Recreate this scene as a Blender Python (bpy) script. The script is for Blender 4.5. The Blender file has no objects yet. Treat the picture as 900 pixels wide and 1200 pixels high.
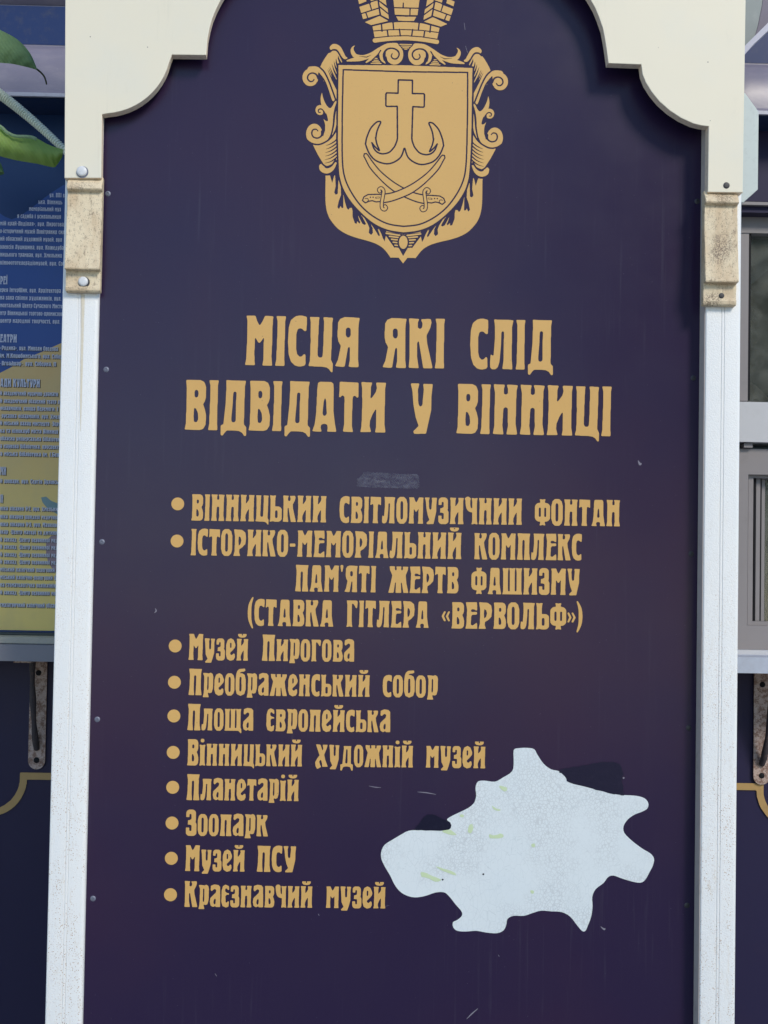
import bpy, bmesh, math, random
import numpy as np
from mathutils import Vector, Matrix, geometry
R = math.radians
random.seed(7)
C = bpy.context.scene.collection
scene = bpy.context.scene

# ------------------------------------------------------------------ camera
PX = 0.0014                      # metres on the board plane per photo pixel
DIST = 2.1
FPX = DIST / PX                  # focal length in photo pixels (photo 900 x 1200)
YAW, PITCH, ROLL = R(-1.1), R(1.7), R(1.0)
AX, AY = 399.0, 655.0            # photo pixel of the optical axis
EYE = 1.55
cam_d = bpy.data.cameras.new('camera'); cam = bpy.data.objects.new('camera', cam_d); C.objects.link(cam)
CAM_ROT = Matrix.Rotation(YAW, 3, 'Z') @ Matrix.Rotation(R(90) + PITCH, 3, 'X') @ Matrix.Rotation(ROLL, 3, 'Z')
CAM_LOC = Vector((0.0, -DIST, EYE))
cam.matrix_world = Matrix.Translation(CAM_LOC) @ CAM_ROT.to_4x4()
cam_d.sensor_fit = 'VERTICAL'; cam_d.sensor_height = 24.0
cam_d.lens = 24.0 * FPX / 1200.0
cam_d.shift_x = (450 - AX) / 1200.0; cam_d.shift_y = (AY - 600) / 1200.0
cam_d.clip_end = 500
scene.camera = cam

# ------------------------------------------------------------------ sky, sun, exposure
SUN_AZ, SUN_EL = R(32), R(36)    # measured from the board's normal towards the right
to_sun = Vector((math.sin(SUN_AZ) * math.cos(SUN_EL), -math.cos(SUN_AZ) * math.cos(SUN_EL), math.sin(SUN_EL)))
w = bpy.data.worlds.new('World'); scene.world = w; w.use_nodes = True
nt = w.node_tree; nt.nodes.clear()
sky = nt.nodes.new('ShaderNodeTexSky'); sky.sky_type = 'NISHITA'; sky.sun_disc = False
sky.sun_elevation = SUN_EL; sky.sun_rotation = math.atan2(to_sun.x, to_sun.y)
sky.air_density = 1.0; sky.dust_density = 0.1; sky.ozone_density = 2.4
bg = nt.nodes.new('ShaderNodeBackground'); bg.inputs['Strength'].default_value = 0.12
wo = nt.nodes.new('ShaderNodeOutputWorld')
nt.links.new(sky.outputs[0], bg.inputs[0]); nt.links.new(bg.outputs[0], wo.inputs[0])
sl = bpy.data.lights.new('sun', 'SUN'); sl.energy = 1.5; sl.angle = R(14); sl.color = (1.0, 0.92, 0.80)
so = bpy.data.objects.new('sun', sl); C.objects.link(so)
so.rotation_euler = to_sun.to_track_quat('Z', 'Y').to_euler()
scene.view_settings.view_transform = 'Standard'; scene.view_settings.look = 'None'
scene.view_settings.exposure = 0.80; scene.view_settings.gamma = 1.0
scene.view_settings.use_curve_mapping = False

# ------------------------------------------------------------------ helpers
def P(px, py, y=0.0):
    """point of the plane Y = y that stands at photo pixel (px, py)"""
    d = CAM_ROT @ Vector((px - AX, -(py - AY), -FPX))
    t = (y - CAM_LOC.y) / d.y
    return CAM_LOC + d * t

def tag(o, label=None, cat=None, group=None, kind=None):
    for k, v in (('label', label), ('category', cat), ('group', group), ('kind', kind)):
        if v: o[k] = v
    return o

def empty(name, loc):
    o = bpy.data.objects.new(name, None); C.objects.link(o); o.location = loc
    o.empty_display_size = 0.05
    return o

def link(name, me, mat=None, parent=None, loc=None):
    o = bpy.data.objects.new(name, me); C.objects.link(o)
    if mat and not me.materials: me.materials.append(mat)
    if loc is not None: o.location = loc
    if parent:
        o.parent = parent
        par = parent; off = Vector((0, 0, 0))
        while par: off += par.location; par = par.parent
        o.location = Vector(o.location) - off
    return o

def from_bm(name, bm, mat, parent=None, smooth=None):
    me = bpy.data.meshes.new(name)
    bmesh.ops.recalc_face_normals(bm, faces=bm.faces)
    bm.to_mesh(me); bm.free()
    if smooth:
        me.polygons.foreach_set('use_smooth', [True] * len(me.polygons))
        try: me.set_sharp_from_angle(angle=R(smooth))
        except Exception: pass
    return link(name, me, mat, parent)

def bevel(bm, wd, seg=2, ang=30):
    es = [e for e in bm.edges if len(e.link_faces) == 2 and e.calc_face_angle(0) > R(ang)]
    bmesh.ops.bevel(bm, geom=es, offset=wd, segments=seg, affect='EDGES', profile=0.5, clamp_overlap=True)

def prism(bm, pts, axis, a, b):
    """closed prism over a polygon. axis 'y': pts are (x,z); 'x': pts are (y,z); 'z': pts are (x,y)"""
    def v(p, t):
        if axis == 'y': return (p[0], t, p[1])
        if axis == 'x': return (t, p[0], p[1])
        return (p[0], p[1], t)
    A = [bm.verts.new(v(p, a)) for p in pts]; B = [bm.verts.new(v(p, b)) for p in pts]
    n = len(pts)
    bm.faces.new(A); bm.faces.new(B[::-1])
    for i in range(n): bm.faces.new((A[i], B[i], B[(i + 1) % n], A[(i + 1) % n]))

def box(bm, x0, x1, y0, y1, z0, z1):
    prism(bm, [(x0, z0), (x1, z0), (x1, z1), (x0, z1)], 'y', y0, y1)

def boxo(name, x0, x1, y0, y1, z0, z1, mat, parent=None, bv=0.0):
    bm = bmesh.new(); box(bm, x0, x1, y0, y1, z0, z1)
    if bv: bevel(bm, bv)
    return from_bm(name, bm, mat, parent, 40 if bv else None)

def lathe(bm, prof, cx, cz, n=24, y0=0.0):
    """surface of revolution about the Y axis; prof = [(radius, y)]"""
    rings = []
    for r, y in prof:
        if r < 1e-6: rings.append([bm.verts.new((cx, y0 + y, cz))])
        else: rings.append([bm.verts.new((cx + r * math.cos(2 * math.pi * i / n), y0 + y, cz + r * math.sin(2 * math.pi * i / n))) for i in range(n)])
    for a, b in zip(rings, rings[1:]):
        for i in range(n):
            j = (i + 1) % n
            if len(a) == 1: bm.faces.new((a[0], b[i], b[j]))
            elif len(b) == 1: bm.faces.new((a[i], b[0], a[j]))
            else: bm.faces.new((a[i], b[i], b[j], a[j]))

def tube(bm, pts, rad, n=10, cap=True):
    pts = [Vector(p) for p in pts]; rings = []
    prev = None
    for i, p in enumerate(pts):
        t = (pts[min(i + 1, len(pts) - 1)] - pts[max(i - 1, 0)]).normalized()
        if prev is None:
            u = t.orthogonal().normalized()
        else:
            u = (prev - t * prev.dot(t)).normalized()
        prev = u; v = t.cross(u)
        r = rad[i] if isinstance(rad, (list, tuple)) else rad
        rings.append([bm.verts.new(p + u * r * math.cos(2 * math.pi * k / n) + v * r * math.sin(2 * math.pi * k / n)) for k in range(n)])
    for a, b in zip(rings, rings[1:]):
        for i in range(n): bm.faces.new((a[i], b[i], b[(i + 1) % n], a[(i + 1) % n]))
    if cap:
        bm.faces.new(rings[0][::-1]); bm.faces.new(rings[-1])

# ------------------------------------------------------------------ materials
class M:
    """tiny node-graph builder round one Principled BSDF"""
    def __init__(s, name, col, rough=0.5, spec=0.5, metal=0.0, coat=0.0):
        s.m = bpy.data.materials.new(name); s.m.use_nodes = True; s.t = s.m.node_tree
        s.b = s.t.nodes['Principled BSDF']
        s.b.inputs['Base Color'].default_value = (*col, 1); s.b.inputs['Roughness'].default_value = rough
        s.b.inputs['Specular IOR Level'].default_value = spec; s.b.inputs['Metallic'].default_value = metal
        if coat: s.b.inputs['Coat Weight'].default_value = coat; s.b.inputs['Coat Roughness'].default_value = 0.05
        s.col = None; s.c0 = col
        s.tc = s.n('ShaderNodeNewGeometry').outputs['Position']
    def n(s, t, **k):
        x = s.t.nodes.new(t)
        for a, b in k.items(): setattr(x, a, b)
        return x
    def l(s, a, b): s.t.links.new(a, b)
    def noise(s, scale, detail=4, rough=0.6, stretch=(1, 1, 1)):
        mp = s.n('ShaderNodeMapping'); mp.inputs['Scale'].default_value = stretch; s.l(s.tc, mp.inputs['Vector'])
        x = s.n('ShaderNodeTexNoise'); x.inputs['Scale'].default_value = scale; x.inputs['Detail'].default_value = detail
        x.inputs['Roughness'].default_value = rough; s.l(mp.outputs[0], x.inputs['Vector']); return x.outputs['Fac']
    def voro(s, scale, feat='F1', out='Distance', stretch=(1, 1, 1)):
        mp = s.n('ShaderNodeMapping'); mp.inputs['Scale'].default_value = stretch; s.l(s.tc, mp.inputs['Vector'])
        x = s.n('ShaderNodeTexVoronoi', feature=feat); x.inputs['Scale'].default_value = scale; s.l(mp.outputs[0], x.inputs['Vector'])
        return x.outputs[out]
    def ramp(s, f, a, b, lo=0.0, hi=1.0):
        x = s.n('ShaderNodeMapRange'); x.interpolation_type = 'SMOOTHSTEP'
        s.l(f, x.inputs['Value'])
        for i, v in (('From Min', a), ('From Max', b), ('To Min', lo), ('To Max', hi)): x.inputs[i].default_value = v
        return x.outputs['Result']
    def mul(s, a, b, op='MULTIPLY'):
        x = s.n('ShaderNodeMath', operation=op)
        for i, v in enumerate((a, b)):
            if isinstance(v, (int, float)): x.inputs[i].default_value = v
            else: s.l(v, x.inputs[i])
        return x.outputs[0]
    def axis(s, k):
        x = s.n('ShaderNodeSeparateXYZ'); s.l(s.tc, x.inputs[0]); return x.outputs[k]
    def mix(s, fac, col):
        """lay colour col over what is there, by fac"""
        x = s.n('ShaderNodeMix', data_type='RGBA')
        s.l(fac, x.inputs['Factor'])
        if s.col is None: x.inputs['A'].default_value = (*s.c0, 1)
        else: s.l(s.col, x.inputs['A'])
        x.inputs['B'].default_value = (*col, 1)
        s.col = x.outputs['Result']; s.l(s.col, s.b.inputs['Base Color']); return s
    def rough(s, f): s.l(f, s.b.inputs['Roughness']); return s
    def bump(s, f, strength, dist=0.001):
        x = s.n('ShaderNodeBump'); x.inputs['Strength'].default_value = strength; x.inputs['Distance'].default_value = dist
        s.l(f, x.inputs['Height'])
        prev = s.b.inputs['Normal'].links
        if prev: s.l(prev[0].from_socket, x.inputs['Normal'])
        s.l(x.outputs[0], s.b.inputs['Normal']); return s

def mat_board():
    m = M('board_film', (0.0215, 0.0125, 0.0410), 0.2, 0.31)
    m.mix(m.ramp(m.noise(1.6, 3), 0.42, 0.66, 0, 0.5), (0.034, 0.0142, 0.038))
    m.mix(m.ramp(m.noise(420, 2), 0.60, 0.75, 0, 0.25), (0.05, 0.045, 0.06))        # dust
    m.mix(m.ramp(m.noise(5, 5, 0.7, (3, 1, .25)), 0.58, 0.85, 0, 0.10), (0.08, 0.075, 0.10))  # rain streaks
    m.mix(m.mul(m.ramp(m.noise(3.0, 4, .6, (45, 1, 1.2)), 0.54, 0.72, 0, 0.30), m.ramp(m.noise(2.6, 3), 0.50, 0.64)), (0.065, 0.058, 0.085))
    m.mix(m.ramp(m.voro(55), 0.045, 0.02, 0, 0.35), (0.15, 0.14, 0.16))              # specks
    m.rough(m.ramp(m.noise(9, 5), 0.3, 0.75, 0.22, 0.27))
    m.bump(m.noise(3, 1), 0.03, 0.004); m.bump(m.noise(900, 2), 0.06, 0.0004)
    return m.m
def mat_gold():
    m = M('gold_vinyl', (0.60, 0.355, 0.108), 0.42, 0.4)
    m.mix(m.ramp(m.noise(3, 4), 0.35, 0.7, 0, 0.5), (0.545, 0.31, 0.092))
    m.mix(m.ramp(m.noise(260, 4), 0.55, 0.8, 0, 0.25), (0.38, 0.24, 0.10))
    m.mix(m.ramp(m.voro(42), 0.05, 0.02, 0, 0.6), (0.16, 0.10, 0.05))
    return m.m
def mat_cream():
    m = M('cream_painted_board', (0.745, 0.683, 0.535), 0.42, 0.4)
    m.mix(m.ramp(m.noise(6, 5), 0.45, 0.75, 0, 0.35), (0.66, 0.655, 0.58))
    m.mix(m.ramp(m.noise(26, 5, .7, (1, 1, .4)), 0.60, 0.82, 0, 0.22), (0.58, 0.52, 0.42))
    m.mix(m.ramp(m.voro(26), 0.035, 0.022, 0, 0.8), (0.16, 0.12, 0.10))
    m.mix(m.ramp(m.noise(9, 6, .8, (2.5, 1, .25)), 0.56, 0.72, 0, 0.30), (0.60, 0.56, 0.44)); m.mix(m.ramp(m.noise(160, 6, .8), 0.66, 0.76, 0, 0.5), (0.42, 0.36, 0.28))
    m.bump(m.noise(300, 3), 0.08, 0.0005); m.bump(m.noise(5, 2), 0.10, 0.01)
    return m.m
def mat_edge():
    m = M('raw_board_edge', (0.82, 0.68, 0.52), 0.75, 0.2)
    m.mix(m.ramp(m.noise(140, 5), 0.45, 0.75, 0, 0.45), (0.42, 0.35, 0.28))
    m.mix(m.ramp(m.noise(18, 4), 0.5, 0.8, 0, 0.5), (0.86, 0.74, 0.58))
    return m.m
def mat_post():
    m = M('white_post_paint', (0.765, 0.765, 0.745), 0.38, 0.5)
    m.mix(m.ramp(m.noise(9, 4, .6, (3, 3, .3)), 0.4, 0.75, 0, 0.4), (0.69, 0.72, 0.73))
    m.mix(m.ramp(m.noise(520, 3), 0.62, 0.76, 0, 0.12), (0.45, 0.45, 0.45))
    low = m.ramp(m.axis('Z'), 1.9, 1.0, 0.10, 1.0)                                   # rust grows towards the ground
    spots = m.mul(m.ramp(m.voro(330), 0.32, 0.16), m.ramp(m.noise(20, 5, .8, (3, 3, .6)), 0.43, 0.60))
    m.mix(m.mul(spots, low), (0.36, 0.20, 0.09))
    m.mix(m.ramp(m.voro(150), 0.09, 0.05, 0, 0.6), (0.24, 0.20, 0.17))
    m.mix(m.mul(m.ramp(m.noise(60, 4, .7, (2, 2, .5)), 0.55, 0.75, 0, .35), low), (0.55, 0.44, 0.30))
    m.bump(m.noise(480, 2), 0.45, 0.0012)
    return m.m
def mat_block():
    m = M('weathered_cream_block', (0.70, 0.59, 0.41), 0.6, 0.3)
    m.mix(m.ramp(m.noise(14, 4, .6, (3, 1, 1)), 0.36, 0.66, 0, 0.75), (0.54, 0.40, 0.25))
    m.mix(m.ramp(m.noise(180, 6, .75, (1.0, 1, .55)), 0.52, 0.66, 0, 0.8), (0.27, 0.21, 0.15))
    m.mix(m.ramp(m.voro(300), 0.24, 0.12, 0, 0.75), (0.14, 0.10, 0.07))
    for (px, py), rad in (((848, 287), 0.016), ((842, 300), 0.010), ((98, 212), 0.012), ((86, 216), 0.010), ((97, 336), 0.010), ((848, 229), 0.012), ((835, 352), 0.010)):
        d = m.n('ShaderNodeVectorMath', operation='DISTANCE'); m.l(m.tc, d.inputs[0]); d.inputs[1].default_value = tuple(P(px, py, -0.045))
        m.mix(m.mul(m.ramp(d.outputs['Value'], rad + 0.012, 0.008), m.ramp(m.noise(420, 5, .8), 0.44, 0.58, 0, 0.85)), (0.13, 0.09, 0.065))
    m.bump(m.noise(220, 5), 0.5, 0.0012)
    return m.m
def mat_map():
    m = M('map_print', (0.645, 0.69, 0.70), 0.4, 0.4)
    e = m.voro(210, 'DISTANCE_TO_EDGE', 'Distance', (1, 1, .8)); e2 = m.voro(75, 'DISTANCE_TO_EDGE', 'Distance', (1.5, 1, .7))
    core = m.ramp(m.noise(7, 4), 0.42, 0.60)
    m.mix(m.mul(m.ramp(e, 0.12, 0.04, 0, 0.55), core), (0.45, 0.47, 0.48))
    m.mix(m.mul(m.ramp(e2, 0.03, 0.012, 0, 0.40), m.ramp(m.noise(5, 3), .4, .6)), (0.45, 0.50, 0.52))
    m.mix(m.ramp(m.noise(4, 4), 0.45, 0.7, 0, 0.5), (0.60, 0.665, 0.69))
    m.mix(m.mul(m.ramp(m.noise(260, 6, .8), 0.56, 0.66, 0, 0.5), m.ramp(m.noise(9, 4), 0.42, 0.58, .2, 1)), (0.42, 0.46, 0.47))
    m.mix(m.mul(m.ramp(m.noise(95, 6, .8), 0.60, 0.68, 0, 0.4), m.ramp(m.noise(6, 4), 0.42, 0.58)), (0.50, 0.54, 0.50))
    return m.m
def mat_simple(name, col, rough=0.5, spec=0.5, metal=0.0, dirt=0.3, dcol=(0.1, 0.09, 0.08), sc=60, bump=0.0):
    m = M(name, col, rough, spec, metal)
    if dirt: m.mix(m.ramp(m.noise(sc, 5, .65), 0.5, 0.78, 0, dirt), dcol)
    if bump: m.bump(m.noise(sc * 4, 3), bump, 0.001)
    return m.m
def mat_galv():
    m = M('rusty_galvanised_steel', (0.44, 0.33, 0.28), 0.6, 0.4, 0.15)
    m.mix(m.ramp(m.noise(110, 6, .75), 0.44, 0.58, 0, 0.85), (0.17, 0.085, 0.055))
    m.mix(m.ramp(m.noise(420, 4), 0.55, 0.68, 0, 0.6), (0.62, 0.57, 0.52))
    m.bump(m.noise(300, 4), 0.4, 0.001)
    return m.m
def mat_leaf(name, a, b):
    m = M(name, a, 0.6, 0.25)
    m.mix(m.ramp(m.noise(22, 5, .6, (1, 1, 3)), 0.35, 0.7), b)
    wv = m.n('ShaderNodeTexWave'); wv.inputs['Scale'].default_value = 55; wv.inputs['Distortion'].default_value = 3.0; wv.inputs['Detail'].default_value = 2
    mp = m.n('ShaderNodeMapping'); mp.inputs['Rotation'].default_value = (0, R(35), 0); m.l(m.tc, mp.inputs['Vector']); m.l(mp.outputs[0], wv.inputs['Vector'])
    m.mix(m.ramp(wv.outputs['Fac'], 0.6, 1.0, 0, 0.35), tuple(min(1, x * 1.45) for x in a)); m.mix(m.ramp(m.noise(130, 5), 0.62, 0.74, 0, 0.4), (0.20, 0.19, 0.08)); m.bump(wv.outputs['Fac'], 0.25, 0.002)
    tr = m.n('ShaderNodeBsdfTranslucent'); tr.inputs[0].default_value = (*[min(1, x * 1.5) for x in a], 1)
    mx = m.n('ShaderNodeMixShader'); mx.inputs[0].default_value = 0.5
    out = [n for n in m.t.nodes if n.type == 'OUTPUT_MATERIAL'][0]
    m.l(m.b.outputs[0], mx.inputs[1]); m.l(tr.outputs[0], mx.inputs[2]); m.l(mx.outputs[0], out.inputs[0])
    return m.m
def mat_glass():
    mt = bpy.data.materials.new('window_glass'); mt.use_nodes = True; t = mt.node_tree; t.nodes.clear()
    o = t.nodes.new('ShaderNodeOutputMaterial'); mx = t.nodes.new('ShaderNodeMixShader')
    f = t.nodes.new('ShaderNodeFresnel'); f.inputs[0].default_value = 1.95
    tr = t.nodes.new('ShaderNodeBsdfTransparent'); tr.inputs[0].default_value = (0.88, 0.88, 0.85, 1)
    g = t.nodes.new('ShaderNodeBsdfGlossy'); g.inputs['Roughness'].default_value = 0.12
    t.links.new(f.outputs[0], mx.inputs[0]); t.links.new(tr.outputs[0], mx.inputs[1]); t.links.new(g.outputs[0], mx.inputs[2])
    d = t.nodes.new('ShaderNodeBsdfDiffuse'); m2 = t.nodes.new('ShaderNodeMixShader'); ns = t.nodes.new('ShaderNodeTexNoise'); ge = t.nodes.new('ShaderNodeNewGeometry')
    ns.inputs['Scale'].default_value = 28; ns.inputs['Detail'].default_value = 6; mr = t.nodes.new('ShaderNodeMapRange')
    t.links.new(ge.outputs['Position'], ns.inputs['Vector']); t.links.new(ns.outputs['Fac'], mr.inputs['Value']); mr.inputs['From Min'].default_value = 0.35; mr.inputs['From Max'].default_value = 0.7; mr.inputs['To Min'].default_value = 0.10; mr.inputs['To Max'].default_value = 0.30
    d.inputs[0].default_value = (0.30, 0.31, 0.27, 1); t.links.new(mr.outputs[0], m2.inputs[0]); t.links.new(mx.outputs[0], m2.inputs[1]); t.links.new(d.outputs[0], m2.inputs[2])
    t.links.new(m2.outputs[0], o.inputs[0]); return mt
def mat_tape():
    m = M('clear_tape', (0.12, 0.12, 0.18), 0.3, 0.5)
    m.mix(m.ramp(m.noise(70, 5, .7, (.5, 1, 2)), 0.45, 0.7, 0, 0.6), (0.34, 0.34, 0.42))
    a = m.ramp(m.noise(120, 5), 0.3, 0.7, 0.12, 0.38); m.l(a, m.b.inputs['Alpha']); return m.m

MB, MG, MC, ME, MP, MK = mat_board(), mat_gold(), mat_cream(), mat_edge(), mat_post(), mat_block()
MMAP, MGALV, MGLASS, MTAPE = mat_map(), mat_galv(), mat_glass(), mat_tape()
M_screw = mat_simple('grey_screw', (0.14, 0.15, 0.20), 0.5, 0.5, 0.2)
M_darkscrew = mat_simple('dark_screw', (0.03, 0.028, 0.03), 0.5)
M_cap = mat_simple('white_plastic_cap', (0.62, 0.63, 0.64), 0.35, 0.5, 0, 0.3, (0.35, 0.32, 0.28), 160)
M_patch = mat_simple('black_patch', (0.009, 0.009, 0.024), 0.7, 0.1, 0, 0.5, (0.020, 0.020, 0.040), 120)
M_green = mat_simple('map_green', (0.52, 0.62, 0.38), 0.5, 0.3, 0, 0.5, (0.60, 0.68, 0.66), 180)
M_dark = mat_simple('dark_opening', (0.008, 0.008, 0.01), 0.7, 0.2, 0, 0)
M_scratch = mat_simple('scratch_mark', (0.20, 0.185, 0.23), 0.6, 0.3, 0, 0)
M_rust = mat_simple('rust_run', (0.63, 0.57, 0.45), 0.6, 0.2, 0, 0.9, (0.69, 0.69, 0.66), 260)

# ------------------------------------------------------------------ flat print: raster -> contour -> mesh
def cr(pts, n=8, closed=False):
    """Catmull-Rom through points (any dimension)"""
    p = [np.array(q, float) for q in pts]; N = len(p); out = []
    for i in range(N if closed else N - 1):
        if closed: a, b, c, d = p[i - 1], p[i], p[(i + 1) % N], p[(i + 2) % N]
        else: a, b, c, d = p[max(i - 1, 0)], p[i], p[i + 1], p[min(i + 2, N - 1)]
        for k in range(n):
            t = k / n
            out.append(0.5 * (2 * b + (c - a) * t + (2 * a - 5 * b + 4 * c - d) * t * t + (3 * b - a - 3 * c + d) * t ** 3))
    if not closed: out.append(p[-1])
    return out

class Ras:
    def __init__(s, x0, y0, x1, y1, res):
        s.x0, s.y0, s.res = x0, y0, res
        s.w = int((x1 - x0) * res) + 1; s.h = int((y1 - y0) * res) + 1
        s.a = np.zeros((s.h, s.w), np.float32)
        s.X = x0 + np.arange(s.w) / res; s.Y = y0 + np.arange(s.h) / res
    def win(s, xs, ys, r=0):
        i0 = max(0, int((min(xs) - r - s.x0) * s.res) - 1); i1 = min(s.w, int((max(xs) + r - s.x0) * s.res) + 3)
        j0 = max(0, int((min(ys) - r - s.y0) * s.res) - 1); j1 = min(s.h, int((max(ys) + r - s.y0) * s.res) + 3)
        return i0, i1, j0, j1
    def poly(s, pts, v=1.0):
        xs = [p[0] for p in pts]; ys = [p[1] for p in pts]
        i0, i1, j0, j1 = s.win(xs, ys)
        if i1 <= i0 or j1 <= j0: return s
        X = s.X[None, i0:i1]; Y = s.Y[j0:j1, None]
        ins = np.zeros((j1 - j0, i1 - i0), bool); n = len(pts)
        for k in range(n):
            xa, ya = xs[k], ys[k]; xb, yb = xs[(k + 1) % n], ys[(k + 1) % n]
            if ya == yb: continue
            c = (ya > Y) != (yb > Y)
            ins ^= c & (X < (xb - xa) * (Y - ya) / (yb - ya) + xa)
        s.a[j0:j1, i0:i1][ins] = v; return s
    def line(s, pts, r=None, v=1.0):
        """stroke; pts (x, y) with one radius, or (x, y, radius) each"""
        P_ = [(p[0], p[1], p[2] if len(p) > 2 else r) for p in pts]
        if len(P_) == 1: P_ = P_ * 2
        for (ax, ay, ar), (bx, by, br) in zip(P_, P_[1:]):
            i0, i1, j0, j1 = s.win((ax, bx), (ay, by), max(ar, br))
            if i1 <= i0 or j1 <= j0: continue
            X = s.X[None, i0:i1]; Y = s.Y[j0:j1, None]
            dx, dy = bx - ax, by - ay; L = dx * dx + dy * dy + 1e-12
            t = np.clip(((X - ax) * dx + (Y - ay) * dy) / L, 0, 1)
            ins = (X - ax - t * dx) ** 2 + (Y - ay - t * dy) ** 2 <= (ar + t * (br - ar)) ** 2
            s.a[j0:j1, i0:i1][ins] = v
        return s
    def curve(s, pts, r=None, v=1.0, n=8): return s.line(cr(pts, n), r, v)
    def blob(s, pts, v=1.0, n=8): return s.poly(cr(pts, n, True), v)
    def ell(s, cx, cy, rx, ry, v=1.0):
        return s.poly([(cx + rx * math.cos(t * math.pi / 20), cy + ry * math.sin(t * math.pi / 20)) for t in range(40)], v)
    def rr(s, x0, y0, x1, y1, r, v=1.0):
        q = []
        for cx, cy, a in ((x1 - r, y1 - r, 0), (x0 + r, y1 - r, 90), (x0 + r, y0 + r, 180), (x1 - r, y0 + r, 270)):
            q += [(cx + r * math.cos(R(a + k * 15)), cy + r * math.sin(R(a + k * 15))) for k in range(7)]
        return s.poly(q, v)
    def smooth(s, sig):
        n = max(1, int(3 * sig)); k = np.exp(-0.5 * (np.arange(-n, n + 1) / sig) ** 2); k /= k.sum()
        b = np.zeros_like(s.a); pa = np.pad(s.a, ((0, 0), (n, n)))
        for i, q in enumerate(k): b += q * pa[:, i:i + s.w]
        c = np.zeros_like(s.a); pa = np.pad(b, ((n, n), (0, 0)))
        for i, q in enumerate(k): c += q * pa[i:i + s.h]
        s.a = c.astype(np.float32); return s
    def loops(s, tol):
        A = np.pad(s.a, 1); H, W = A.shape; B = A > 0.5
        code = B[:-1, :-1] * 1 + B[:-1, 1:] * 2 + B[1:, 1:] * 4 + B[1:, :-1] * 8
        seg = {1: ((3, 0),), 2: ((0, 1),), 3: ((3, 1),), 4: ((1, 2),), 5: ((3, 0), (1, 2)), 6: ((0, 2),), 7: ((3, 2),),
               8: ((2, 3),), 9: ((2, 0),), 10: ((0, 1), (2, 3)), 11: ((2, 1),), 12: ((1, 3),), 13: ((1, 0),), 14: ((0, 3),)}
        nxt = {}
        jj, ii = np.nonzero((code > 0) & (code < 15))
        for j, i in zip(jj.tolist(), ii.tolist()):
            E = ((0, j, i), (1, j, i + 1), (0, j + 1, i), (1, j, i))      # 0 = horizontal edge, 1 = vertical edge
            for a, b in seg[int(code[j, i])]: nxt[E[a]] = E[b]
        def pt(e):
            k, j, i = e
            if k == 0: a, b = float(A[j, i]), float(A[j, i + 1]); t = (0.5 - a) / (b - a); x, y = i + t, j
            else: a, b = float(A[j, i]), float(A[j + 1, i]); t = (0.5 - a) / (b - a); x, y = i, j + t
            return (s.x0 + (x - 1) / s.res, s.y0 + (y - 1) / s.res)
        out = []
        while nxt:
            st = next(iter(nxt)); e = st; L = []
            while e in nxt:
                L.append(pt(e)); e = nxt.pop(e)
            if len(L) > 5: out.append(simplify(np.array(L), tol))
        return [o for o in out if len(o) > 3]

def simplify(P_, tol):
    n = len(P_); keep = np.zeros(n + 1, bool); Q = np.vstack([P_, P_[:1]])
    far = int(np.argmax(((P_ - P_[0]) ** 2).sum(1)))
    keep[[0, far, n]] = True; st = [(0, far), (far, n)]
    while st:
        a, b = st.pop()
        if b - a < 2: continue
        d = Q[b] - Q[a]; L = math.hypot(*d) + 1e-12; q = Q[a + 1:b] - Q[a]
        h = np.abs(q[:, 0] * d[1] - q[:, 1] * d[0]) / L; k = int(np.argmax(h))
        if h[k] > tol: keep[a + 1 + k] = True; st += [(a, a + 1 + k), (a + 1 + k, b)]
    return Q[:-1][keep[:-1]]

def fill(loops):
    vs, es, fs, seg = [], [], [], []
    for L in loops:
        k = len(vs); n = len(L); vs += [Vector((float(p[0]), float(p[1]))) for p in L]
        es += [(k + i, k + (i + 1) % n) for i in range(n)]; Q = np.array(L, float); seg.append(np.hstack([Q, np.roll(Q, -1, 0)]))
    r = geometry.delaunay_2d_cdt(vs, es, [], 0, 1e-7)
    V = np.array([tuple(v) for v in r[0]]); T = np.array([list(f) for f in r[2]]); c = V[T].mean(1)
    E = np.vstack(seg); ins = np.zeros(len(T), bool)
    for i in range(0, len(T), 512):
        x = c[i:i + 512, 0][:, None]; y = c[i:i + 512, 1][:, None]
        cr_ = (E[None, :, 1] > y) != (E[None, :, 3] > y)
        xi = E[None, :, 0] + (y - E[None, :, 1]) * (E[None, :, 2] - E[None, :, 0]) / np.where(E[None, :, 3] == E[None, :, 1], 1e-12, E[None, :, 3] - E[None, :, 1])
        ins[i:i + 512] = ((cr_ & (x < xi)).sum(1) % 2) == 1
    return V.tolist(), T[ins].tolist()

# ------------------------------------------------------------------ the lettering (heavy condensed display capitals)
GL = {}
def glyph(ch, width, fn, lo=-18, hi=120):
    r = Ras(-6, lo, width + 6, hi, 1.6); fn(r); r.smooth(1.9)
    GL[ch] = (fill(r.loops(0.28)), width)

def stem(r, x, y0=0, y1=100, w=17, fl=3.2, xt=None):
    xt = x if xt is None else xt; L, Rr = [], []
    for k in range(25):
        t = k / 24; y = y0 + (y1 - y0) * t; d = min(y - y0, y1 - y)
        h = w / 2 + fl * math.exp(-(d / 7.0) ** 1.2); c = x + (xt - x) * t
        e = 1.6 if k in (0, 24) else 0
        L.append((c - h, y)); Rr.append((c + h, y))
    r.poly(L + Rr[::-1])
    for y, sg in ((y0, 1), (y1, -1)):                                   # slightly hollow stem ends
        c = x if y == y0 else xt
        r.ell(c, y - sg * 2.6, w * 0.42, 4.4, 0.0)

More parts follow.
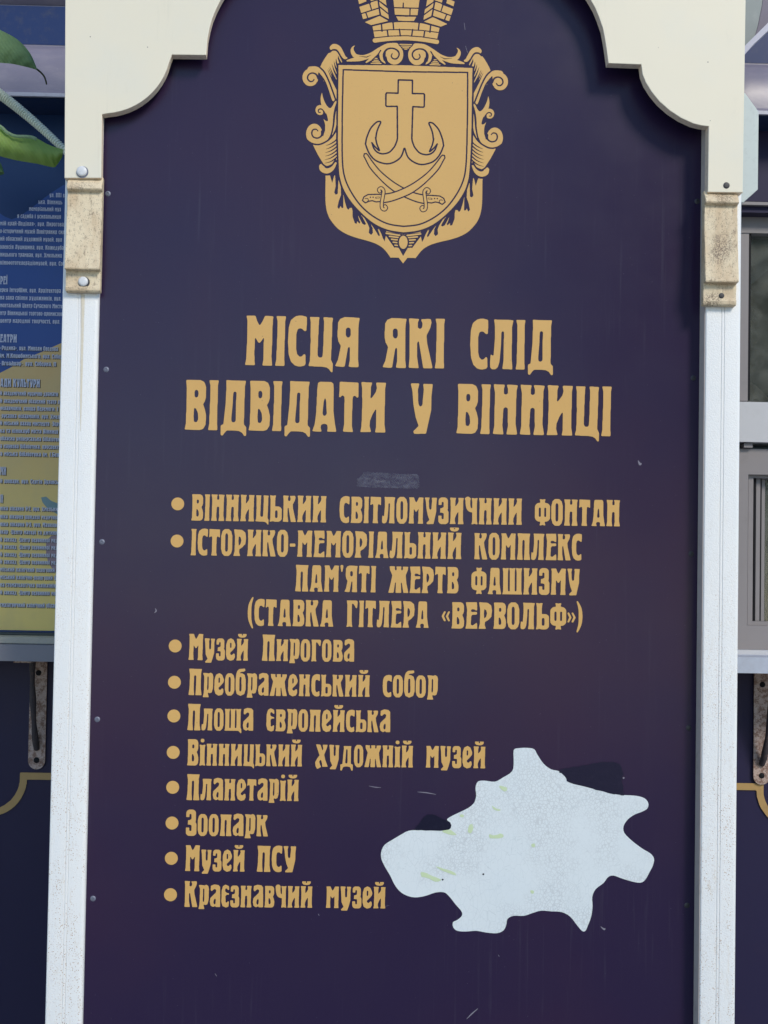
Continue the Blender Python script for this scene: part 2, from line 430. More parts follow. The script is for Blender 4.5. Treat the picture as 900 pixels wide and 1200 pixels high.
def sc_fn(fn, f=0.79, fx=0.94, dy=0):
    """lower-case form drawn as a small capital"""
    class S:
        def __init__(s, r): s.r = r
        def q(s, p): return (p[0] * fx, p[1] * f + dy) + tuple(p[2:])
        def poly(s, p, v=1.0): s.r.poly([s.q(k) for k in p], v); return s
        def line(s, p, r=None, v=1.0): s.r.line([s.q(k) for k in p], r, v); return s
        def curve(s, p, r=None, v=1.0, n=8): s.r.curve([s.q(k) for k in p], r, v, n); return s
        def blob(s, p, v=1.0, n=8): s.r.blob([s.q(k) for k in p], v, n); return s
        def ell(s, cx, cy, rx, ry, v=1.0): s.r.ell(cx * fx, cy * f + dy, rx * fx, ry * f, v); return s
        def rr(s, a, b, c, d, rad, v=1.0): s.r.rr(a * fx, b * f + dy, c * fx, d * f + dy, rad * f, v); return s
    return lambda r: fn(S(r))

def g_N(r): stem(r, 11); stem(r, 36); r.rr(12, 46, 35, 80, 3); r.ell(23.5, 84, 4, 7, 0); r.ell(23.5, 40, 4.2, 12, 0)
def g_Y(r): stem(r, 11); stem(r, 37); r.line([(15, 16, 7), (33, 84, 7)]); r.line([(21.5, 100, 3.2), (20.5, 64, 1.2)], v=0); r.line([(26.5, 0, 3.2), (27.5, 36, 1.2)], v=0)
def breve(r, c=24, y=106): r.poly([(c - 16, y + 15), (c - 16, y + 8), (c - 11, y + 2), (c, y), (c + 11, y + 2), (c + 16, y + 8), (c + 16, y + 15)]); r.ell(c, y + 11, 3, 2.6, 0)
def g_J(r): g_Y(r); breve(r)
def g_I(r): stem(r, 11)
def desc(r, x): r.poly([(x - 4, 10), (x + 9, 10), (x + 10, -8), (x + 8, -13), (x + 4, -9), (x - 2, -1), (x - 12, 0)])
def g_C(r): stem(r, 11); stem(r, 36); r.rr(5, 0, 42, 12, 3); desc(r, 39)
def g_SH(r): stem(r, 11); stem(r, 35); stem(r, 59); r.rr(5, 0, 65, 12, 3)
def g_SCH(r): g_SH(r); desc(r, 62)
def g_P(r): stem(r, 11); stem(r, 37); r.rr(3, 88, 45, 100, 2)
def g_L(r): stem(r, 37); r.rr(12, 88, 45, 100, 2); r.curve([(19, 92, 6.5), (18.5, 50, 6.5), (16, 20, 7), (8, 8, 7.5)]); r.ell(5, 12, 5, 6)
def g_D(r):
    r.poly([(12, 100), (44, 100), (42, 92), (42, 8), (8, 8), (11, 60), (14, 90)])
    r.line([(25.5, 82, 2.6), (24, 22, 4.4)], v=0); r.rr(3, 2, 47, 14, 3)
    r.poly([(0, 12), (0, -12), (7, -12), (11, -1), (20, 2), (20, 12)]); r.poly([(50, 12), (50, -12), (43, -12), (39, -1), (30, 2), (30, 12)])
def g_A(r):
    r.poly([(12, 100), (33, 100), (36, 96), (41, 40), (47, 3), (47, 0), (0, 0), (0, 3), (6, 40), (13, 92)])
    r.line([(24.5, 78, 2.4), (23.5, 40, 4.8)], v=0); r.blob([(16, -4), (18, 10), (23.5, 15), (29, 10), (31, -4)], 0)
    r.poly([(14, 4), (19, 4), (17, -2)]) ; r.poly([(33, 4), (28, 4), (30, -2)])
def g_T(r): stem(r, 20.5, 0, 96, 18); r.rr(1, 87, 40, 100, 2); r.blob([(0, 98), (0, 74), (4, 71), (9, 80), (14, 92)]); r.blob([(41, 98), (41, 74), (37, 71), (32, 80), (27, 92)])
def g_U(r):
    r.curve([(34, 96, 9), (33.5, 70, 8.4), (32, 40, 8.4), (26, 14, 8), (13, 5, 6.5)]); r.rr(22, 93, 45, 100, 2)
    r.curve([(11, 96, 9.5), (13, 74, 8.4), (17, 56, 8), (27, 48, 7)]); r.rr(0, 93, 22, 100, 2); r.ell(8, 5, 5, 6)
def g_K(r):
    stem(r, 11); r.curve([(39, 95, 8.6), (38, 78, 8), (32, 60, 7.5), (22, 52, 7)]); r.rr(28, 93, 49, 100, 2)
    r.curve([(22, 52, 7), (33, 44, 8), (38, 24, 8.6), (39, 4, 9)]); r.rr(28, 0, 50, 5, 2)
def g_S(r):
    r.rr(1, -1, 38, 101, 16); r.rr(15.5, 20, 24, 80, 4, 0); r.poly([(20, 32), (44, 30), (44, 68), (20, 68)], 0)
    r.line([(33, 72, 4), (35, 68, 3.4)]); r.line([(33, 28, 4), (36, 34, 3)])
def g_O(r): r.rr(0, -1, 41, 101, 17); r.rr(16, 20, 25, 80, 4.5, 0)
def g_E(r): g_S(r); r.rr(12, 52, 33, 62, 3)
def g_Z(r):
    r.rr(2, 46, 36, 101, 13); r.rr(1, -1, 39, 56, 14); r.rr(13, 62, 20.5, 84, 3.5, 0); r.rr(13, 18, 21, 42, 3.5, 0)
    r.poly([(-2, 60), (15, 60), (15, 72), (-2, 72)], 0); r.poly([(-2, 32), (15, 32), (15, 43), (-2, 43)], 0); r.poly([(-2, 44), (8, 44), (8, 60), (-2, 60)], 0)
def g_V(r): stem(r, 11); r.rr(8, 46, 41, 100, 12); r.rr(8, 0, 44, 56, 13); r.line([(23, 82, 4), (23, 66, 4)], v=0); r.line([(23.5, 38, 4.4), (23.5, 18, 4.4)], v=0)
def g_R(r): stem(r, 11); r.rr(8, 38, 43, 100, 14); r.line([(23.5, 80, 4.3), (23.5, 58, 4.3)], v=0)
def g_YA(r):
    stem(r, 37); r.rr(5, 42, 40, 100, 14); r.line([(24, 80, 4.3), (24, 62, 4.3)], v=0)
    r.curve([(22, 46, 7), (17, 34, 7.5), (14, 16, 8), (9, 3, 8.5)]); r.line([(26.5, 0, 3.4), (26, 34, 2)], v=0); r.rr(-2, 0, 18, 4, 2)
def g_G(r): stem(r, 11); r.rr(4, 88, 38, 100, 2); r.blob([(40, 98), (39, 74), (35, 71), (30, 80), (24, 92)])
def g_ZH(r):
    stem(r, 33)
    for s_ in (1, -1):
        f = lambda p: [(33 + s_ * (q[0] - 33), q[1], q[2]) for q in p]
        r.curve(f([(57, 94, 7.4), (56, 76, 7), (49, 60, 7), (38, 52, 7)])); r.curve(f([(38, 52, 7), (51, 42, 7), (56, 22, 7.6), (58, 5, 8)]))
def g_F(r): stem(r, 27, 0, 100, 15); r.rr(0, 14, 54, 86, 17); r.rr(14, 32, 21, 68, 3.4, 0); r.rr(33, 32, 40, 68, 3.4, 0)
def g_CH(r): stem(r, 36); r.curve([(11, 96, 9), (11.5, 76, 8.4), (15, 60, 8), (24, 53, 7.5), (36, 54, 7)]); r.rr(0, 93, 22, 100, 2)
def g_SOFT(r): stem(r, 11); r.rr(8, 0, 44, 58, 14); r.line([(24, 39, 4.4), (24, 18, 4.4)], v=0)
def g_M(r):
    stem(r, 10, w=15); stem(r, 47, w=16); r.poly([(4, 100), (17, 100), (28.5, 62), (40, 100), (53, 100), (44, 80), (31, 34), (26, 34), (14, 80)])
def g_H(r): # kha
    r.curve([(9, 92, 8), (16, 66, 8), (25, 48, 8), (34, 24, 8.4), (39, 4, 8.6)]); r.curve([(38, 94, 7.4), (34, 70, 6.5), (25, 50, 6.5), (16, 28, 6.5), (6, 2, 6)])
    r.rr(28, 0, 50, 5, 2); r.curve([(8, 4, 6), (0, -4, 4)])
def g_a(r):
    stem(r, 29, 0, 70, 15, 2.6); r.curve([(29, 62, 8), (22, 74, 7), (10, 71, 6.5), (6, 62, 6)]); r.rr(0, -1, 34, 46, 12); r.line([(16.5, 31, 3.6), (16.5, 15, 3.6)], v=0); r.rr(22, 30, 36, 66, 5)
def g_r(r): stem(r, 10, -13, 79, 16, 2.8); r.rr(8, -1, 40, 80, 13); r.rr(18.5, 18, 26, 62, 3.6, 0); r.poly([(16, -6), (20, -6), (20, 3), (30, -3), (30, -8), (17, -10)], 0)
def g_u(r):
    r.curve([(33, 74, 8.4), (32, 44, 8), (28, 12, 7.6), (14, -6, 6.4)]); r.rr(22, 73, 43, 79, 2)
    r.curve([(11, 74, 8.8), (14, 50, 8), (18, 26, 7.4), (27, 14, 6)]); r.rr(0, 73, 22, 79, 2); r.ell(9, -5, 5, 5.5)
def g_e(r): r.rr(0, -1, 38, 80, 15); r.rr(15, 48, 22.5, 63, 3.4, 0); r.rr(15, 17, 23, 34, 3.4, 0); r.poly([(19, 22), (44, 26), (44, 35), (19, 35)], 0); r.line([(33, 24, 3), (36, 27, 2.6)])
def g_ye(r): r.rr(0, -1, 38, 80, 15); r.rr(15, 17, 23, 62, 3.6, 0); r.poly([(18, 24), (44, 26), (44, 54), (18, 54)], 0); r.rr(11, 34, 31, 43, 3)
def g_b(r):
    r.rr(0, -1, 40, 70, 15); r.rr(16, 17, 24, 52, 3.8, 0); r.curve([(7, 42, 7), (8, 66, 7.5), (14, 84, 7.5), (26, 92, 6.5), (37, 97, 5.5)]); r.ell(37, 98, 4, 6)
    r.line([(25, 76, 3.4), (30, 78, 3)], v=0)
def g_i(r): stem(r, 11, 0, 79); r.rr(4, 88, 18, 102, 5.5)
def g_d(r): sc_fn(g_D, 0.79, 0.94)(r); r.poly([(0, 10), (0, -14), (6, -14), (10, 0)]); r.poly([(47, 10), (47, -14), (41, -14), (37, 0)])
def g_lp(r): r.curve([(17, 106, 2.6), (8, 80, 5.5), (6, 50, 6.5), (8, 20, 5.5), (17, -8, 2.6)])
def g_rp(r): r.curve([(1, 106, 2.6), (10, 80, 5.5), (12, 50, 6.5), (10, 20, 5.5), (1, -8, 2.6)])
def g_lq(r):
    for x in (2, 16): r.line([(x + 9, 62, 3.2), (x + 2, 46, 3.6), (x + 9, 30, 3.2)])
def g_rq(r):
    for x in (2, 16): r.line([(x + 1, 62, 3.2), (x + 8, 46, 3.6), (x + 1, 30, 3.2)])

# outlines of the display face, in enlarged-drawing units: (left, baseline, unit scale), outline, counters
TR = {
 'М': (52, 513, 4.45, [(58,68),(138,68),(150,110),(175,160),(200,120),(222,68),(298,72),(290,110),(288,300),(283,440),(292,515),(203,515),(212,470),(215,255),(190,300),(175,315),(160,300),(137,255),(133,400),(135,470),(142,512),(52,510),(62,460),(68,300),(68,110)], []),
 'І': (318, 516, 4.43, [(322,73),(410,73),(402,110),(397,440),(402,516),(318,516),(328,460),(335,200),(333,110)], []),
 'С': (437, 520, 4.45, [(600,80),(575,70),(540,66),(500,75),(460,110),(443,170),(437,300),(445,420),(465,480),(500,515),(540,525),(585,515),(594,500),(592,415),(580,410),(560,432),(540,437),(518,415),(510,370),(510,230),(520,190),(540,180),(560,185),(580,207),(597,205),(600,150)], []),
 'Ц': (618, 518, 4.42, [(625,78),(712,80),(706,110),(700,300),(698,420),(708,437),(722,440),(738,435),(742,420),(748,300),(750,110),(742,80),(830,82),(823,120),(820,300),(815,460),(832,490),(830,568),(818,568),(800,540),(780,525),(740,520),(618,516),(632,470),(636,300),(634,120)], []),
 'В': (43, 475, 4.43, [(53,32),(180,32),(215,50),(230,90),(230,190),(220,225),(205,248),(222,290),(235,350),(230,430),(210,465),(180,476),(43,473),(55,430),(60,250),(58,90)], [[(145,118),(160,126),(165,150),(160,182),(145,191),(131,182),(127,150),(131,126)], [(128,274),(145,288),(160,320),(165,380),(155,405),(140,409),(127,400),(123,340)]]),
 'Д': (362, 482, 4.43, [(407,38),(585,40),(575,90),(570,430),(592,450),(592,530),(575,532),(555,500),(525,485),(420,482),(395,510),(382,532),(365,525),(365,437),(388,430),(405,250),(412,90)], [[(473,145),(487,135),(502,145),(497,250),(497,400),(485,412),(465,410),(457,395),(468,250)]]),
 'А': (43, 492, 4.42, [(90,60),(110,50),(205,50),(228,65),(230,110),(232,320),(245,420),(260,494),(175,494),(182,465),(178,430),(150,420),(122,432),(118,460),(130,494),(43,490),(65,430),(78,320),(85,120)], [[(155,183),(165,220),(172,335),(160,352),(142,352),(134,335),(142,230)]]),
 'Т': (277, 496, 4.42, [(283,52),(450,58),(452,190),(437,193),(420,172),(402,182),(398,220),(395,440),(407,497),(315,494),(325,440),(328,220),(325,182),(308,170),(290,192),(277,188),(283,120)], []),
 'И': (467, 500, 4.40, [(472,58),(570,62),(558,100),(555,210),(572,190),(600,150),(612,110),(602,62),(693,62),(685,110),(680,430),(692,500),(597,500),(608,460),(607,285),(575,340),(552,400),(550,450),(565,497),(467,500),(478,450),(483,250),(480,110)], []),
 'У': (33, 506, 1.87, [(33,320),(67,319),(61,340),(63,395),(70,408),(79,400),(83,340),(80,320),(117,320),(113,360),(112,420),(102,470),(94,507),(48,509),(46,499),(66,478),(55,450),(45,400),(40,345)], []),
 'Л': (255, 547, 4.42, [(290,104),(468,108),(455,160),(450,450),(458,547),(365,545),(375,480),(382,215),(370,205),(358,215),(352,350),(340,480),(325,530),(300,549),(270,547),(255,530),(257,425),(268,412),(275,428),(287,425),(300,250),(297,140)], []),
 'Я': (133, 531, 4.40, [(345,95),(335,150),(333,450),(340,532),(250,530),(262,480),(262,360),(255,348),(245,360),(230,450),(220,525),(205,532),(133,525),(160,470),(183,345),(162,310),(152,260),(155,140),(175,105),(215,90)], [[(235,182),(255,182),(267,200),(267,250),(256,270),(236,270),(223,250),(223,200)]]),
 'К': (372, 534, 4.40, [(372,95),(465,98),(452,130),(450,175),(470,190),(490,175),(493,135),(477,100),(565,98),(572,130),(560,180),(528,245),(535,320),(560,430),(583,535),(500,535),(485,440),(462,300),(456,290),(447,310),(445,430),(462,535),(372,532),(380,450),(380,150)], []),
 'Н': (72, 519, 4.40, [(75,78),(175,80),(165,120),(165,160),(182,170),(200,158),(202,115),(188,80),(288,82),(275,130),(270,430),(285,520),(190,520),(203,450),(200,290),(182,277),(163,290),(155,440),(167,520),(72,517),(85,450),(88,150)], []),
 'Е': (217, 320, 2.35, [(220,86),(308,84),(310,155),(302,160),(285,147),(267,147),(258,160),(268,172),(308,170),(310,190),(300,196),(272,195),(263,210),(260,285),(275,292),(295,275),(308,265),(312,320),(217,320),(225,280),(230,150)], []),
 'Р': (580, 322, 2.33, [(582,88),(650,92),(678,115),(685,160),(680,215),(655,245),(630,262),(628,290),(638,322),(580,322),(590,280),(592,150)], [[(624,146),(639,158),(646,185),(640,215),(624,234),(621,190)]]),
 'О': (470, 322, 2.35, [(500,84),(535,84),(556,105),(566,150),(566,260),(556,302),(535,324),(500,324),(480,302),(470,260),(470,150),(480,105)], [[(510,122),(523,122),(528,140),(528,270),(523,286),(510,286),(505,270),(505,140)]]),
 'П': (38, 624, 2.35, [(42,388),(152,390),(145,430),(143,560),(152,625),(98,625),(103,560),(104,455),(95,443),(85,455),(83,560),(88,625),(38,622),(47,560),(50,440)], []),
 'Ж': (38, 262, 2.36, [(48,25),(210,28),(206,60),(188,105),(195,180),(212,262),(38,262),(55,190),(72,105),(52,60)], [[(83,266),(96,170),(104,170),(101,266)], [(150,266),(147,170),(154,170),(169,266)], [(98,18),(106,18),(107,34),(111,50),(104,64),(97,60),(92,45)], [(151,18),(159,18),(165,45),(160,60),(153,64),(147,50),(150,34)]]),
 'у': (228, 252, 2.35, [(230,55),(275,58),(268,80),(270,150),(278,158),(286,150),(288,80),(282,58),(320,58),(315,90),(315,180),(300,240),(288,275),(240,275),(235,265),(258,240),(240,200),(235,100)], []),
 'е': (418, 254, 2.35, [(500,110),(485,70),(460,55),(432,70),(420,110),(418,200),(428,240),(455,257),(485,250),(497,225),(495,195),(485,190),(470,207),(457,202),(454,185),(475,165),(495,140),(500,125)], [[(453,98),(461,92),(467,102),(466,135),(459,146),(453,138)]]),
 'р': (203, 565, 2.35, [(203,365),(245,368),(252,371),(270,362),(287,375),(292,400),(290,500),(280,540),(262,547),(249,540),(247,552),(256,583),(203,583),(212,540),(215,400)], [[(241,402),(248,395),(253,405),(252,510),(245,524),(240,512)]]),
 'а': (707, 568, 2.35, [(714,375),(745,363),(780,368),(795,385),(797,567),(758,567),(755,556),(735,568),(714,555),(707,520),(712,485),(735,460),(758,438),(762,415),(750,402),(738,408),(722,425),(713,415)], [[(740,505),(752,487),(758,500),(757,535),(746,546),(738,532)]]),
 'б': (503, 565, 2.35, [(503,420),(508,370),(515,345),(532,328),(582,323),(586,342),(572,351),(548,353),(534,366),(560,366),(580,380),(589,420),(589,510),(578,552),(545,568),(514,552),(503,510)], [[(545,395),(553,403),(554,515),(546,530),(537,528),(535,515),(536,403)]]),
 'є': (380, 550, 2.35, [(445,360),(415,345),(392,360),(382,400),(380,500),(390,540),(420,553),(442,545),(447,500),(437,495),(428,510),(417,505),(415,450),(425,437),(445,437),(447,425),(425,420),(413,410),(412,385),(425,378),(436,395),(447,395)], []),
 'х': (217, 290, 2.33, [(222,92),(262,95),(268,115),(280,150),(287,130),(280,95),(325,95),(318,125),(295,185),(305,230),(328,290),(278,290),(280,275),(270,235),(262,228),(252,245),(258,270),(270,292),(235,312),(220,285),(217,250),(235,215),(255,190),(240,145)], []),
}
def traced(ch):
    x0, yb, k, out, holes = TR[ch]
    f = lambda P_: [((x - x0) / k, (yb - y) / k) for x, y in P_]
    def fn(r):
        r.poly(f(out))
        for h in holes: r.poly(f(h), 0)
    return fn, (max(p[0] for p in out) - x0) / k
for ch, wd, fn in (('Н', 47, g_N), ('И', 48, g_Y), ('Й', 48, g_J), ('І', 22, g_I), ('Ц', 49, g_C), ('Ш', 70, g_SH), ('П', 48, g_P), ('Л', 48, g_L),
                   ('Д', 50, g_D), ('А', 47, g_A), ('Т', 41, g_T), ('У', 45, g_U), ('К', 50, g_K), ('С', 38, g_S), ('О', 41, g_O), ('Е', 38, g_E),
                   ('З', 39, g_Z), ('В', 44, g_V), ('Р', 43, g_R), ('Я', 48, g_YA), ('Г', 41, g_G), ('Ж', 66, g_ZH), ('Ф', 54, g_F), ('Ч', 47, g_CH),
                   ('Ь', 44, g_SOFT), ('М', 57, g_M), ('а', 38, g_a), ('р', 40, g_r), ('у', 43, g_u), ('е', 38, g_e), ('є', 38, g_ye), ('б', 41, g_b),
                   ('і', 22, g_i), ('д', 47, g_d), ('(', 19, g_lp), (')', 18, g_rp), ('«', 29, g_lq), ('»', 28, g_rq),
                   ("'", 12, lambda r: r.line([(6, 97, 5.5), (6, 78, 2.4)])), ('-', 24, lambda r: r.rr(2, 38, 22, 50, 2))):
    if ch in TR: fn, wd = traced(ch)
    glyph(ch, wd, fn)
glyph('Й', traced('И')[1], lambda r: (traced('И')[0](r), breve(r, 25, 104)))
for ch, up, wd in (('в', g_V, 44), ('г', g_G, 41), ('ж', g_ZH, 66), ('з', g_Z, 39), ('и', g_Y, 48), ('к', g_K, 50), ('л', g_L, 48), ('м', g_M, 57),
                   ('н', g_N, 47), ('о', g_O, 41), ('п', g_P, 48), ('с', g_S, 38), ('т', g_T, 41), ('х', g_H, 49), ('ц', g_C, 49), ('ч', g_CH, 47),
                   ('щ', g_SCH, 73), ('ь', g_SOFT, 44)):
    if ch in TR: glyph(ch, traced(ch)[1], traced(ch)[0]); continue
    if ch.upper() in TR: up, wd = traced(ch.upper())
    glyph(ch, wd * 0.86, sc_fn(up, 0.83, 0.86))
glyph('й', traced('И')[1] * .86, lambda r: (sc_fn(traced('И')[0], 0.83, 0.86)(r), breve(r, 21.5, 87)))

def word_mesh(text, xl, yl, xr, yr, caph, y, shear=0.0):
    """word from photo pixel (xl, yl) to (xr, yr) on its baseline, capitals caph pixels high, on plane Y = y"""
    a, b = P(xl, yl, y), P(xr, yr, y); gap = 4.0
    tot = sum(GL[c][1] for c in text) + gap * (len(text) - 1)
    k = (b - a).length / tot; kh = caph * PX * (y + DIST) / DIST / 100.0
    ex = (b - a).normalized(); ez = Vector((-ex.z, 0, ex.x)); V, F = [], []; x = 0
    for c in text:
        (vs, fs), wd = GL[c]; o = len(V)
        for vx, vy in vs:
            q = a + ex * ((x + vx) * k) + ez * (vy * kh); V.append((q.x, y, q.z))
        F += [[i + o for i in f] for f in fs]; x += wd + gap
    return V, F

def flat_obj(name, V, F, mat, parent):
    me = bpy.data.meshes.new(name); me.from_pydata(V, [], F); me.update()
    return link(name, me, mat, parent)

# ================================================================== THE SETTING
M_pave = M('pavement', (0.46, 0.43, 0.38), 0.85, 0.2)
M_pave.mix(M_pave.ramp(M_pave.noise(3, 6), 0.35, 0.7), (0.38, 0.36, 0.32)); M_pave.bump(M_pave.noise(60, 5), 0.4, 0.003)
bm = bmesh.new(); bm.faces.new([bm.verts.new(v) for v in ((-60, -60, 0), (60, -60, 0), (60, 60, 0), (-60, 60, 0))])
tag(from_bm('ground', bm, M_pave.m), kind='structure')

# ------------------------------------------------------------------ the kiosk behind the board
KY = 0.45                                  # its front wall plane
M_purple = mat_simple('kiosk_purple_panel', (0.020, 0.0165, 0.050), 0.4, 0.2, 0, 0.4, (0.028, 0.019, 0.046), 9)
M_goldline = mat_simple('kiosk_gold_line', (0.40, 0.25, 0.09), 0.45, 0.4, 0, 0.4, (0.24, 0.15, 0.08), 30)
M_fascia = M('fascia_metal', (0.19, 0.175, 0.225), 0.34, 0.5)
M_fascia.mix(M_fascia.ramp(M_fascia.noise(16, 5, .6, (1, 1, 3)), 0.4, 0.75, 0, .7), (0.26, 0.235, 0.27))
M_fascia.mix(M_fascia.ramp(M_fascia.noise(70, 5), 0.60, 0.8, 0, .4), (0.30, 0.28, 0.31)); M_fascia.bump(M_fascia.noise(25, 3), 0.12, 0.003)
M_fascia = M_fascia.m
M_frame = mat_simple('grey_window_frame', (0.235, 0.215, 0.215), 0.45, 0.4, 0, 0.3, (0.17, 0.15, 0.15), 26)
M_framelt = mat_simple('light_grey_rail', (0.50, 0.50, 0.51), 0.4, 0.4, 0, 0.3, (0.38, 0.37, 0.36), 30)
M_shelf = mat_simple('bluish_shelf_lit', (0.42, 0.46, 0.54), 0.4, 0.5, 0, 0.35, (0.30, 0.30, 0.34), 30)
M_beige = mat_simple('beige_sill', (0.46, 0.42, 0.34), 0.5, 0.4, 0, 0.4, (0.25, 0.22, 0.18), 60)
M_inside = mat_simple('kiosk_interior', (0.34, 0.36, 0.32), 0.8, 0.2, 0, 0.8, (0.07, 0.08, 0.07), 30)

kiosk = empty('kiosk', (0.1, KY + 0.6, 0))
tag(kiosk, 'dark purple kiosk with metal cornice and grey window, seen behind the information board', 'kiosk')
def K(px, py, y=KY): return P(px, py, y)
xL, xR = K(-60, 700).x, K(990, 700).x
z_shelf_t = K(30, 756, KY - 0.17).z; z_shelf_b = K(30, 775, KY - 0.17).z
z_fas_b = K(30, 112, KY - 0.10).z
# lower wall and its gold ornament
boxo('wall', xL, xR, KY, KY + 0.06, 0.0, z_shelf_b + 0.01, M_purple, kiosk)
r = Ras(0, 0, 980, 760, 1.0)
def orn(d):
    return ([(0 + d, 0), (0 + d, 760), (980, 760)], None)
def gold_frame():
    """notched-corner frame line, drawn in panel millimetres"""
    W_, H_ = (K(930, 940).x - K(-14, 940).x) * 1000, (K(30, 905).z - 0.12) * 1000
    r = Ras(-5, -5, W_ + 5, H_ + 5, 0.8)
    def ring(d, v):
        rc, st = 62, 12
        q = [(d, d), (W_ - d, d), (W_ - d, H_ - rc - st * 0.2 - (0 if d == 0 else 8))]
        def arc(cx, cy, a0, a1, R_): return [(cx + R_ * math.cos(R(a0 + (a1 - a0) * k / 12)), cy + R_ * math.sin(R(a0 + (a1 - a0) * k / 12))) for k in range(13)]
        R_ = rc + (0 if d == 0 else d)
        top = H_ - d
        # right corner: concave arc centred outside the corner
        q = [(d, d), (W_ - d, d)] + arc(W_, H_ - 12, 270, 180, R_)[0 if d == 0 else 1:] + [(W_ - R_, top), (R_, top)] + arc(0, H_ - 12, 0, -90, R_) + []
        q = [p for p in q if d - 0.01 <= p[0] <= W_ - d + 0.01]
        r.poly(q, v)
    ring(0, 1.0); ring(14, 0.0)
    r.smooth(0.8); vs, fs = fill(r.loops(0.4))
    x0, z0 = K(-14, 940).x, 0.12
    return [(x0 + x / 1000, KY - 0.003, z0 + z / 1000) for x, z in vs], fs
V, F = gold_frame(); flat_obj('gold_border_line', V, F, M_goldline, kiosk)
# upper wall carcass: two uprights, interior box, fascia
z_top = K(30, -120).z
boxo('back_wall', xL, xR, KY + 0.35, KY + 0.38, 0, z_top, M_inside, kiosk)
boxo('side_wall', xL - 0.03, xL, KY, KY + 1.25, 0, z_top, M_purple, kiosk)
boxo('side_wall', xR, xR + 0.03, KY, KY + 1.25, 0, z_top, M_purple, kiosk)
boxo('roof', xL - 0.03, xR + 0.03, KY - 0.05, KY + 1.25, z_top, z_top + 0.05, M_purple, kiosk)
# cornice: concave dark recess above a rounded lip
def cornice():
    zb = z_fas_b; y1 = KY
    h = (K(30, 40, KY - .1).z - zb)
    prof = [(y1, zb), (y1 - 0.095, zb), (y1 - 0.100, zb + 0.004), (y1 - 0.092, zb + 0.014)]
    for k in range(1, 9):
        t = k / 8; prof.append((y1 - 0.092 + 0.055 * (1 - math.cos(t * 1.5)), zb + 0.012 + (h - 0.012) * math.sin(t * math.pi / 2)))
    zt = prof[-1][1]
    h2 = K(30, 6, KY - .01).z - zt
    prof += [(y1 - 0.012, zt + 0.004), (y1 - 0.010, zt + h2), (y1 - 0.014, zt + h2 + 0.002), (y1 - 0.035, zt + h2 + 0.02), (y1 - 0.04, zt + h2 + 0.14), (y1, zt + h2 + 0.14)]
    bm = bmesh.new(); prism(bm, prof, 'x', xL, xR); return from_bm('cornice', bm, M_fascia, kiosk, 35)
cornice()
boxo('recess_shade', xL, xR, KY - 0.0125, KY - 0.0055, K(30, 52, KY - .012).z, K(30, 7, KY - .012).z, mat_simple('recess_shade', (0.014, 0.032, 0.11), 0.45, 0.3), kiosk)  # dark strip: shade of the cornice recess put into the colour
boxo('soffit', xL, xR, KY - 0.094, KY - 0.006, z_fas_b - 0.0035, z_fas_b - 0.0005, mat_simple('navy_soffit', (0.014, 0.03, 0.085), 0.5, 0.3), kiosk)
boxo('cornice_highlight', xL, xR, KY - 0.104, KY - 0.098, z_fas_b - 0.002, z_fas_b + 0.005, mat_simple('lip_highlight', (0.46, 0.46, 0.52), 0.4, 0.5, 0, 0.6, (0.22, 0.21, 0.26), 60), kiosk, 0.001)  # pale strip: highlight along the cornice's lower edge put into the colour
# shelf with its rear sill
xM = K(450, 770).x
M_shelf_shade = mat_simple('grey_shelf_shade', (0.20, 0.195, 0.22), 0.5, 0.4, 0, 0.4, (0.26, 0.25, 0.26), 40)  # same beam; shade on its left length put into a darker grey
sg = boxo('shelf', xL, xM - 0.002, KY - 0.17, KY - 0.006, z_shelf_b, z_shelf_t, M_shelf_shade, kiosk, 0.002); sg['label'] = 'shaded length of the shelf, coloured darker grey, under the poster'
shelf = boxo('shelf', xM, xR, KY - 0.17, KY - 0.006, z_shelf_b, z_shelf_t, M_shelf, kiosk, 0.002); shelf['label'] = 'lit length of the shelf, coloured lighter and bluish, under the window'
boxo('sill', xL, xM, KY - 0.120, KY - 0.006, z_shelf_t + 0.001, z_shelf_t + 0.013, M_beige, kiosk, 0.0015)
# right of the board: dark transom, then a window with a light rail and a sash
x0 = K(845, 400).x
def kb(name, pxa, pxb, pya, pyb, y0, y1, mat, parent=kiosk, bv=0.0015):
    a, b = K(pxa, (pya + pyb) / 2, y0), K(pxb, (pya + pyb) / 2, y0)
    za, zb = K(884, pya, y0).z, K(884, pyb, y0).z
    return boxo(name, a.x, b.x, y0, y1, zb, za, mat, parent, bv)
kb('transom', 780, 985, 140, 236, KY - 0.02, KY + 0.03, M_purple)
kb('transom_lip', 780, 985, 236.5, 240, KY - 0.05, KY + 0.03, M_frame)
kb('transom_lip', 780, 985, 242, 249, KY - 0.04, KY + 0.03, M_purple)
win = kb('window', 780, 985, 251, 273, KY - 0.01, KY + 0.04, M_frame)
tag(win, 'upper window of the kiosk with grey frame')
kb('window_stile', 780, 877, 273.5, 470, KY - 0.008, KY + 0.04, M_frame, win)
kb('pane', 877, 985, 272, 471, KY + 0.012, KY + 0.016, MGLASS, win, 0)
kb('glazing_bead', 877.3, 879.5, 274, 469, KY - 0.004, KY + 0.011, M_dark, win, 0.0005)
kb('window_rail', 780, 985, 471, 518, KY - 0.03, KY + 0.04, M_framelt)
kb('latch', 872, 882, 519.5, 524.5, KY - 0.022, KY + 0.02, M_frame)
